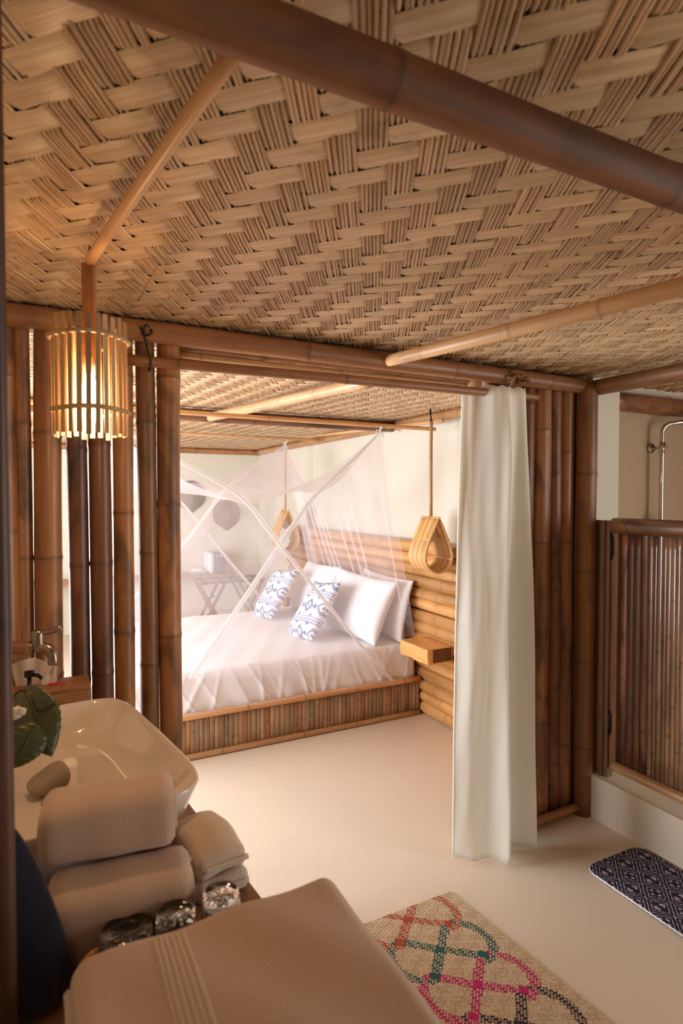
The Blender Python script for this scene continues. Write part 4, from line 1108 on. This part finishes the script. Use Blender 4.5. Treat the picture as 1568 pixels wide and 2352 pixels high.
MX0, MX1, MY0, MY1 = .45, 1.358, .40, 1.755
STRAW = [lin(c)[:3] for c in ((206, 180, 146), (196, 168, 132), (214, 190, 158), (188, 158, 122))]
MC = [lin((168, 72, 46))[:3], lin((26, 88, 82))[:3], lin((190, 24, 100))[:3], lin((44, 26, 52))[:3]]
CEL = .0060
SEG = []
for k in range(-1, 7):
    yc = .215 + .165 * k; xc = 1.128; col = MC[(k + 1) % 4]
    ur, lr, ul, ll = (1.225, yc - .088), (1.232, yc + .086), (1.035, yc - .088), (1.04, yc + .080)
    pl_ = [[ur, (xc, yc), ll], [ul, (xc, yc), lr]]
    pl_.append([(1.230 + .072 * math.sin(t), yc + .01 - .093 * math.cos(t)) for t in np.linspace(0, PI, 9)])
    pl_.append([(1.03 - .072 * math.sin(t), yc + .0 - .090 * math.cos(t)) for t in np.linspace(0, PI, 9)])
    for p_ in pl_:
        for a_, b_ in zip(p_[:-1], p_[1:]): SEG.append((a_, b_, col, k))
CORE = [((1.128, .215 + .165 * k), MC[(k + 1) % 4]) for k in range(-1, 7)] + [((1.232, .215 + .165 * k + .080), MC[(k + 1) % 4]) for k in range(-1, 7)] + [((1.038, .215 + .165 * k + .080), MC[(k + 1) % 4]) for k in range(-1, 7)]
SA = np.array([q[0] for q in SEG]); SB = np.array([q[1] for q in SEG])
def mat_col(i, j, u, v):
    x = MX0 + (MX1 - MX0) * u; y = (MY1 - MY0) * (1 - v)
    S = STRAW[(i // 2 * 7 + j * 3 + (i * j) % 5) % 4]
    if x < .9: return S
    for (cx_, cy_), col in CORE:
        if abs(x - cx_) + abs(y - cy_) < .021: return col
    P_ = np.array((x, y)); d = SB - SA; t = np.clip(((P_ - SA) * d).sum(1) / np.maximum((d * d).sum(1), 1e-9), 0, 1)
    dist = np.hypot(*(P_ - SA - d * t[:, None]).T); m = int(dist.argmin())
    if dist[m] < .0155:
        a, b = i % 4, j % 4
        return SEG[m][2] if ((a + b) % 2 == 0 or (a == 1 and b in (0, 2))) else S
    return S
wm = tag(empty('woven_mat'), 'straw coloured woven floor mat with red, green and pink loops', 'mat')
nx, ny = int((MX1 - MX0) / CEL), int((MY1 - MY0) / CEL)
ms = colour_grid('mat_surface', MX0, MX1, MY0, MY1, nx, ny, 0.001, .004, mat_col, lambda i, j: .0009 * ((i % 2) - .5) + .0006 * math.sin(i * .35) * math.sin(j * .22), MATM, wm)
for v_ in ms.data.vertices: v_.co.x += .104 * (MY1 - v_.co.y)
bm = tag(empty('bath_mat'), 'navy bath mat with white woven diamonds by the shower curb', 'mat')
BX_, BXX, BY_, BYY = 1.918, 2.245, 1.0, 1.622
NV, WH, LV = lin((30, 24, 50))[:3], lin((196, 184, 192))[:3], lin((64, 54, 84))[:3]
def bath_col(i, j, u, v):
    x, y = (BXX - BX_) * u, (BYY - BY_) * v; P = .112
    s = (x + y) / P; t = (x - y) / P; fs, ft = s % 1 - .5, t % 1 - .5
    odd = (int(math.floor(s)) + int(math.floor(t))) % 2; r = max(abs(fs), abs(ft))
    if (i * 3 + j * 5) % 11 == 0: return LV
    if r > .47: return WH if (i + j) % 3 else NV
    if .325 < r < .365: return WH
    if odd:
        if r < .22 and (abs(abs(fs) - .03) < .03 or abs(abs(ft) - .03) < .03): return NV
        if r < .22: return WH if r > .13 else LV
    else:
        if .10 < r < .24 and (fs * ft > 0): return WH
    return NV
def rmask(u, v):
    x, y = abs(u - .5) * (BXX - BX_), abs(v - .5) * (BYY - BY_); hx, hy, r = (BXX - BX_) / 2, (BYY - BY_) / 2, .055
    qx, qy = x - (hx - r), y - (hy - r); return not (qx > 0 and qy > 0 and math.hypot(qx, qy) > r)
colour_grid('mat_surface', BX_, BXX, BY_, BYY, 110, 238, .001, .010, bath_col, lambda i, j: .0006 * ((i + j) % 2), BATHM, bm, rmask)
bp_ = []
for t in np.linspace(0, 2 * PI, 90, endpoint=False):
    cx_, cy_, hx, hy, r = (BX_ + BXX) / 2, (BY_ + BYY) / 2, (BXX - BX_) / 2 - .055, (BYY - BY_) / 2 - .055, .055
    bp_.append((cx_ + math.copysign(hx, math.cos(t)) + r * math.cos(t), cy_ + math.copysign(hy, math.sin(t)) + r * math.sin(t), .007))
tube('white_piping', bp_, .0036, WHITEP, bm, 6, closed=True)
